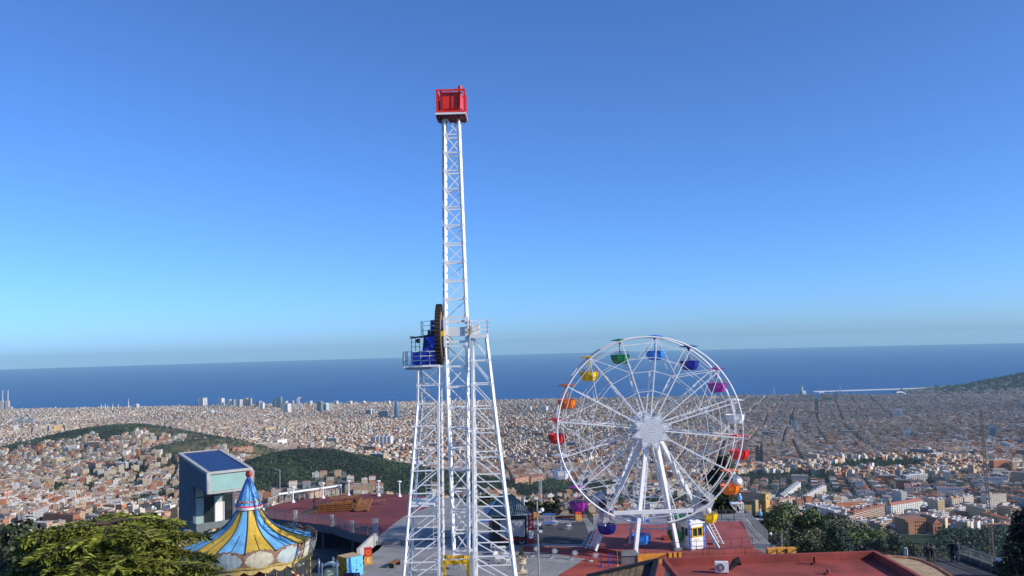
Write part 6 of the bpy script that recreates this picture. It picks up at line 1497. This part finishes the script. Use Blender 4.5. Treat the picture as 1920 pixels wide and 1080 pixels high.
for x in (-.9, 0, .9):
    for y in (-1.1, 1.1): b.box((x, y, hh + .3), (.4, .3, .6))
b.build('parapet', M['ybrick'], yw); b = MB()
for z in (hh - 1.6, hh - 5.5, hh - 6.8, hh - 8): b.box((.3 if z < hh - 2 else 0, -1.16, z), (.35, .06, .7)); 
b.build('window', M['glass'], yw)
b = MB(); b.box((-3.2, 2, hh * .42), (2.6, 2, hh * .84)); b.build('annex', M['ybrick'], yw)
q = W(1400, 950, 380); b = MB(); b.box((q.x, 380, q.z - 1), (18, 8, 8)); b.hexa([(q.x - 9.5, 375, q.z + 3), (q.x + 9.5, 375, q.z + 3), (q.x + 9.5, 385, q.z + 3), (q.x - 9.5, 385, q.z + 3), (q.x - 8, 380, q.z + 7), (q.x + 9.5, 380, q.z + 5.5), (q.x + 9.5, 381, q.z + 5.5), (q.x - 8, 381, q.z + 7)], 1); tag(b.build('dark_roof_house', [M['ybrick'], mat('dark_slate_roof', (.03, .03, .04), .7)]), 'house with a large dark slate roof under the observatory', 'house')
# ------------------------------------------------------------------ near trees
# cedar: long tiered boughs carrying drooping sprays
ct = W(206, 974, 46); cx_, cy_ = ct.x, 46.0; zg = -6.0
ced = thing('cedar_tree', 'big spreading cedar with yellow green drooping sprays in front on the left', 'tree', (cx_, cy_, zg)); top = ct.z - zg
b = MB(); b.path([(0, 0, -1), (.1, 0, top * .4), (-.05, .05, top * .75), (0, 0, top * .97)], [.5, .4, .25, .06], 10)
q = random.Random(3); boughs = []
for i in range(98):
    k_ = i // 14; z = top - .05 - .72 * k_ - .5 * q.random(); L = (4.0, 4.4, 4.8, 5.1, 5.3, 5.3, 5.3)[k_] * (.6 + .5 * q.random()); a = 2 * PI * (i % 14) / 14 + k_ * .23 + q.random() * .35
    pts = []; rise = .16 * q.random() - .03
    for k in range(7):
        s = k / 6; pts.append((math.cos(a) * L * s, math.sin(a) * L * s, z + L * (rise * s - (.06 + rise) * s * s * s) + .06 * math.sin(s * 5 + i)))
    b.path(pts, [.09, .08, .065, .05, .04, .03, .015], 5); boughs.append((a, L, pts))
b.build('trunk', M['bark'], ced)
cen, dirs, cols = [], [], []
for a, L, pts in boughs:
    pts = np.array(pts); tone = .72 + .5 * q.random()
    nsp = int(14 + 7 * L)
    for k in range(nsp):
        s = (.12 + .88 * (k + q.random()) / nsp); f = s * 6; i0 = min(5, int(f)); p = pts[i0] + (pts[i0 + 1] - pts[i0]) * (f - i0)
        side = 1 if k % 2 else -1; sl_ = (.5 + 1.15 * min(1, L / 4) * (1.05 - s)) * (.55 + .75 * q.random()); tone2 = .6 + .75 * q.random(); sa = a + side * (.95 + .4 * q.random())
        for m_ in range(9):
            u = (m_ + .5) / 9; c = p + np.array([math.cos(sa) * sl_ * u, math.sin(sa) * sl_ * u, -.42 * sl_ * u * u + .05])
            for rep in range(2):
                dz = -.25 - .55 * q.random() if q.random() < .6 else .15 * q.random(); e = sa + (q.random() - .5) * 1.1
                cen.append(c + np.array([q.random() - .5, q.random() - .5, (q.random() - .5) * .6]) * .16); dirs.append((math.cos(e), math.sin(e), dz)); g = q.random()
                cols.append(np.array((.15, .165, .02)) * tone * tone2 * (.6 + .65 * g) * (1 if g > .2 else .75))
cen = np.array(cen); dirs = np.array(dirs); dirs /= np.linalg.norm(dirs, axis=1)[:, None]; n = len(cen)
side = np.cross(dirs, nrg.normal(size=(n, 3))); side /= np.linalg.norm(side, axis=1)[:, None]; ln = (.26 + .24 * nrg.random(n))[:, None]; wd = (.035 + .025 * nrg.random(n))[:, None]
V = np.stack([cen - side * wd * .5, cen + dirs * ln * .6 - side * wd, cen + dirs * ln, cen + dirs * ln * .5 + side * wd], 1).reshape(-1, 3)
np_obj('crown', V, np.arange(4 * n).reshape(-1, 4), M['leaf'], np.array(cols), parent=ced)
def clump_tree(name, label, p, r, h, col, n=400, leaf=.22, seed=1, cat='tree', tips=26, narrow=1.0, trunk=True):
    root = thing(name, label, cat, p); q = random.Random(seed); b = MB(); b.path([(0, 0, -2), (.05, 0, h * .5), (0, .05, h * .9)], [max(.08, r * .07), r * .05, .03], 7); T_ = []
    for i in range(tips):
        a = q.random() * 6.28; z = h * (.18 + .8 * q.random()); rr = r * math.sqrt(max(.05, 1 - ((z / h - .45) / .58) ** 2)) * (.35 + .6 * q.random()) * narrow; e = (math.cos(a) * rr, math.sin(a) * rr, z); T_.append(e); b.path([(0, 0, z * .8), (e[0] * .5, e[1] * .5, z * .93), e], [.05, .03, .015], 4)
    b.build('trunk', M['bark'], root); tp_ = np.array(T_); N = len(tp_); rad = r * (.22 + .2 * nrg.random(N)); cl = np.array(col)[None] * (.55 + .8 * nrg.random((N, 1)))
    V, Q, cc = leaf_cloud(tp_[:, 0], tp_[:, 1], tp_[:, 2], rad, rad * .8, n, np.full(N, leaf), cl); np_obj('crown', V, Q, M['leaf'], cc, parent=root); return root
def at(px, py, Y, z=None): p = W(px, py, Y); p.z = z if z is not None else p.z; return p
for i, (px, ytop, Y, r, col, lab) in enumerate(((18, 988, 62, 3.6, (.045, .06, .03), 'dark grey green tree at the bottom left corner'), (70, 1012, 58, 3.0, (.05, .062, .034), 'grey green tree peeping out below the cedar'), (-25, 1005, 60, 3.2, (.04, .052, .028), 'dark tree cut by the left edge'))):
    p = at(px, ytop, Y); clump_tree('oak_tree', lab, (p.x, Y, -8), r, p.z + 8.3, col, 170, .17, 10 + i)
for i, (px, ytop, Y, r, lab) in enumerate(((992, 934, 106, .75, 'narrow cypress left of the lamp post'), (1041, 932, 106, .7, 'narrow cypress right of the lamp post'), (1076, 944, 108, .8, 'narrow cypress under the purple gondola'))):
    p = at(px, ytop, Y); clump_tree('cypress_tree', lab, (p.x, Y, -3), r, p.z + 3, (.026, .042, .016), 60, .13, 20 + i, tips=46, narrow=.9)
for i, (px, ytop, Y, r, col, lab) in enumerate(((1008, 944, 107, 1.7, (.055, .065, .014), 'yellow green bush between two cypresses, left one'), (1024, 941, 108, 1.8, (.05, .062, .014), 'yellow green bush between two cypresses, right one'), (890, 930, 116, 3.4, (.038, .055, .018), 'dark green tree behind the foot of the boom'), (920, 938, 114, 2.6, (.06, .07, .016), 'olive green tree left of the kiosk roof'), (862, 945, 118, 2.6, (.034, .05, .02), 'dark tree between boom and left trestle'),
        (1336, 935, 110, 2.2, (.030, .042, .016), 'dark bush behind the right wheel leg'), (1372, 935, 108, 2.6, (.036, .04, .013), 'dark olive bush under the orange gondola'), (1405, 965, 110, 2.4, (.035, .05, .02), 'dark bush behind the stair railing'), (1440, 985, 104, 2.4, (.04, .055, .02), 'green bush behind the iron gate'), (1225, 962, 112, 2.6, (.035, .05, .02), 'dark bush behind the wheel deck, middle one'), (1180, 965, 112, 2.2, (.033, .048, .02), 'dark bush behind the wheel deck, left one'), (1275, 965, 112, 2.4, (.038, .052, .02), 'dark bush behind the wheel deck, right one'))):
    p = at(px, ytop, Y); clump_tree('bushy_tree', lab, (p.x, Y, -6), r, p.z + 6, col, 120, .2, 40 + i, tips=26)
p = at(1352, 855, 116); clump_tree('pine_tree', 'tall dark conifer seen through the right rim of the wheel', (p.x, 116, -8), 2.3, p.z + 8, (.045, .055, .02), 150, .2, 77, tips=44, narrow=.9)
for i, (px, ytop, Y, r, h, lab) in enumerate(((1958, 965, 46, 1.8, 3.4, 'dark pine cut by the right edge, upper tuft'), (1938, 1025, 45, 1.8, 3.2, 'dark pine foliage over the railing at the right edge'), (1985, 915, 48, 1.5, 2.4, 'dark pine top touching the right edge'))):
    p = at(px, ytop, Y); clump_tree('pine_tree', lab, (p.x, Y, p.z - h), r, h, (.020, .030, .014), 260, .10, 60 + i, tips=30)
clump_tree('pine_tree', 'large pine standing just outside the right edge, shading the terrace', (44, 60, -6), 4.2, 19, (.022, .034, .015), 200, .25, 91, tips=40)
for i, (px, ytop, Y) in enumerate(((1465, 1003, 98), (1507, 985, 150))):
    p = at(px, ytop, Y); b = MB(); b.tube((0, 0, -6), (0, 0, p.z), .07); b.build('pole', M['grey_metal'], thing('lamp_post', ('slim grey pole by the orange blocks', 'slim grey pole in front of the wooded spur')[i], 'pole', (p.x, Y, 0)))

# ------------------------------------------------------------------ people
SKIN = mat('skin', (.46, .27, .18), .6)
def person(label, p, rz, top, legs, hair, scale=1.0, stride=.12, arms=((.12, 0), (.12, 0)), lean=0.0, sit=False, hold=None):
    """one skinned surface; arms: (out, forward) of each hand"""
    v, e, rad, reg = [], [], [], []
    def add(co, r, parent, g): v.append(Vector(co)); rad.append(r); reg.append(g); i = len(v) - 1; (e.append((parent, i)) if parent is not None else None); return i
    hz = .95 if not sit else .45; pel = add((0, 0, hz), .135, None, 'l'); wa = add((0, lean * .2, hz + .18), .125, pel, 't'); che = add((0, lean * .55, hz + .40), .155, wa, 't'); nk = add((0, lean * .75, hz + .54), .062, che, 't'); hd = add((0, lean * .85 - .01, hz + .63), .088, nk, 's'); ht = add((0, lean * .9, hz + .74), .085, hd, 'h')
    for k, sx in enumerate((-1, 1)):
        sh = add((sx * .19, lean * .6, hz + .47), .068, che, 't'); out, fw = arms[k]
        hand = Vector((sx * (.20 + out), lean * .6 - fw, hz + .47 - math.sqrt(max(.0, .56 ** 2 - out ** 2 - fw ** 2)))); el = (Vector(v[sh]) + hand) / 2 + Vector((sx * .05, .05, 0))
        ei = add(el, .047, sh, 't'); hi = add(hand, .034, ei, 't'); d = (hand - el).normalized(); sd = Vector((0, 1, 0)) if abs(d.y) < .7 else Vector((1, 0, 0)); pm = add(hand + d * .06, .036, hi, 's')
        for fi in range(4): b0 = add(hand + d * .11 + sd * (.022 * (fi - 1.5)), .011, pm, 's'); add(hand + d * (.17 - .012 * abs(fi - 1.3)) + sd * (.024 * (fi - 1.5)) + Vector((-sx * .015, 0, 0)), .008, b0, 's')
        add(hand + d * .07 + sd * -.06, .010, hi, 's')
        if sit: hp = add((sx * .10, -.05, hz - .02), .10, pel, 'l'); kn = add((sx * .12, -.42, hz + .02), .068, hp, 'l'); an = add((sx * .12, -.45, .09), .048, kn, 'l')
        else: f_ = stride * sx; hp = add((sx * .10, 0, hz - .08), .10, pel, 'l'); kn = add((sx * .105, f_ * .6 - .03, .50), .066, hp, 'l'); an = add((sx * .11, f_ * 1.2, .09), .046, kn, 'l')
        add(Vector(v[an]) + Vector((0, -.16, -.05)), .038, an, 'f')
    me = bpy.data.meshes.new('person'); me.from_pydata([tuple(x) for x in v], e, []); o = bpy.data.objects.new('person', me); SC.collection.objects.link(o)
    sk = o.modifiers.new('skin', 'SKIN'); sk.use_smooth_shade = True; sv = me.skin_vertices[0].data if me.skin_vertices else None
    if sv is None: me.skin_vertices.new() if hasattr(me.skin_vertices, 'new') else None
    return o, v, rad, reg, e
def finish_person(o, v, rad, reg, e, label, p, rz, mats, scale):
    bm = __import__('bmesh').new(); bm.from_mesh(o.data); ly = bm.verts.layers.skin.verify(); bm.verts.ensure_lookup_table()
    for i, bv in enumerate(bm.verts): bv[ly].radius = (rad[i], rad[i]); bv[ly].use_root = (i == 0)
    bm.to_mesh(o.data); bm.free(); sb = o.modifiers.new('sub', 'SUBSURF'); sb.levels = 1; sb.render_levels = 1
    bpy.context.view_layer.update(); dg = bpy.context.evaluated_depsgraph_get(); me = bpy.data.meshes.new_from_object(o.evaluated_get(dg))
    o.modifiers.clear(); o.data = me; me.materials.clear(); order = 'tlshf'
    for m in mats: me.materials.append(m)
    P_ = np.array([tuple(x) for x in v]); seg = [(P_[a], P_[c], reg[c]) for a, c in e]
    for f in me.polygons:
        c = np.array(f.center); best, g = 9, 't'
        for a, d_, rg in seg:
            ab = d_ - a; t = np.clip(np.dot(c - a, ab) / (np.dot(ab, ab) + 1e-9), 0, 1); ds = np.linalg.norm(c - a - ab * t)
            if ds < best: best, g = ds, rg
        f.material_index = order.index(g); f.use_smooth = True
    o.location = p; o.rotation_euler = (0, 0, rz); o.scale = (scale,) * 3; tag(o, label, 'person')
    hm = MB(); hz = [x for x, g in zip(v, reg) if g == 'h'][0]; hm.sphere((hz.x, hz.y + .012, hz.z - .01), .108, 12, 8, 0, (.92, 1.05, 1.0)); hm.v = [q for q in hm.v]; hm.build('hair', mats[3], o, True)
    fm = MB(); fm.sphere((hz.x, hz.y - .085, hz.z - .10), .018, 8, 5, 0, (.8, 1.3, 1.2))
    for s in (-1, 1): fm.sphere((hz.x + s * .035, hz.y - .085, hz.z - .06), .012, 8, 5, 1); fm.sphere((hz.x + s * .098, hz.y, hz.z - .08), .022, 8, 5, 0, (.5, 1, 1.4))
    fm.box((hz.x, hz.y - .086, hz.z - .145), (.045, .012, .01), 0, 2); fm.build('face', [mats[2], M['black'], M['dark_red']], o)
CL = {k: mat(k + '_cloth', c, .85, var=.12, scale=6) for k, c in dict(black=(.014, .014, .018), navy=(.016, .022, .05), charcoal=(.03, .03, .034), white=(.62, .63, .66), jeans=(.04, .06, .12), khaki=(.12, .10, .06), pink=(.45, .10, .18), teal=(.02, .09, .10), palebl=(.40, .46, .58)).items()}
HB, HD = mat('dark_hair', (.014, .010, .008), .6), mat('brown_hair', (.06, .032, .016), .6)
def P_(label, pos, rz, top, legs, hair=HB, scale=1.0, shoes='black', **k):
    o, v, rad, reg, e = person(label, pos, rz, None, None, hair, **k); finish_person(o, v, rad, reg, e, label, pos, rz, [CL[top], CL[legs], SKIN, hair, CL[shoes]], scale)
pz = lambda px, py, z: G(px, py, z)
P_('person in black leaning forward with an outstretched arm on the plaza', pz(589, 955, .4), R(60), 'black', 'black', lean=-.18, arms=((.1, .1), (.35, .35)), stride=.22)
P_('person crouching in dark clothes beside the play ship', pz(614, 957, .4), R(30), 'navy', 'black', sit=True, arms=((.1, .3), (.1, .3)), scale=.95)
T1 = 2.2
P_('person in black at the terrace railing, left of the couple near the bin', pz(1741, 1058, T1), R(185), 'black', 'black', arms=((.08, .2), (.08, .2)))
P_('person in dark jacket and khaki trousers on the terrace', pz(1750, 1063, T1), R(165), 'charcoal', 'khaki', HD, arms=((.1, .05), (.1, .1)), scale=1.02)
P_('person in a long black coat at the terrace corner, left of a pair', pz(1786, 1054, T1), R(175), 'black', 'black', HD, arms=((.08, .1), (.12, .1)))
P_('taller person in navy and jeans at the terrace corner, right of a pair', pz(1797, 1055, T1), R(190), 'navy', 'jeans', scale=1.06, arms=((.1, .15), (.1, .1)))
q = pz(1872, 1080, T1); P_('person in a pale blue shirt beside the pale topped railing', (q.x - .2, q.y - .5, T1), R(200), 'palebl', 'navy', HD, arms=((.1, .2), (.1, .2)))
for i, (px, tp_, hr, lab) in enumerate(((1607, 'black', HB, 'person in black behind the red roof, leftmost of the group'), (1613, 'navy', HD, 'person in navy behind the red roof, tallest of the group'), (1621, 'white', HB, 'person in white behind the red roof'), (1627, 'pink', HD, 'person in pink behind the red roof'), (1631, 'charcoal', HB, 'person in dark grey behind the red roof, rightmost of the group'))):
    t_ = W(px, (1026, 1022, 1027, 1029, 1028)[i], 67); sc = 1.0 if i < 2 else .95; P_(lab, (t_.x, 67, T1 - .7), R(170 + 20 * i), tp_, 'jeans', hr, scale=(t_.z - T1 + .7) / 1.78)
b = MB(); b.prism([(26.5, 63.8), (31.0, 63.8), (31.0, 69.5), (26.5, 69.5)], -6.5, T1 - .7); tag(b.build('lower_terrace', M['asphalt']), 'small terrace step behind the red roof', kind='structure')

# ------------------------------------------------------------------ air
HD_ = 2.3e-5
hz = MB(); hz.box((0, 0, (-507 + 62) / 2), (90000, 90000, 507 + 62)); m = bpy.data.materials.new('haze'); m.use_nodes = True; t = m.node_tree; t.nodes.clear()
ou = t.nodes.new('ShaderNodeOutputMaterial'); pv = t.nodes.new('ShaderNodeVolumePrincipled'); pv.inputs['Color'].default_value = (.56, .90, 1.0, 1); pv.inputs['Density'].default_value = HD_; pv.inputs['Anisotropy'].default_value = .0
t.links.new(pv.outputs[0], ou.inputs['Volume']); m.cycles.homogeneous_volume = True if hasattr(m.cycles, 'homogeneous_volume') else None
tag(hz.build('haze', m), 'thin pale blue air over city and sea', kind='stuff')
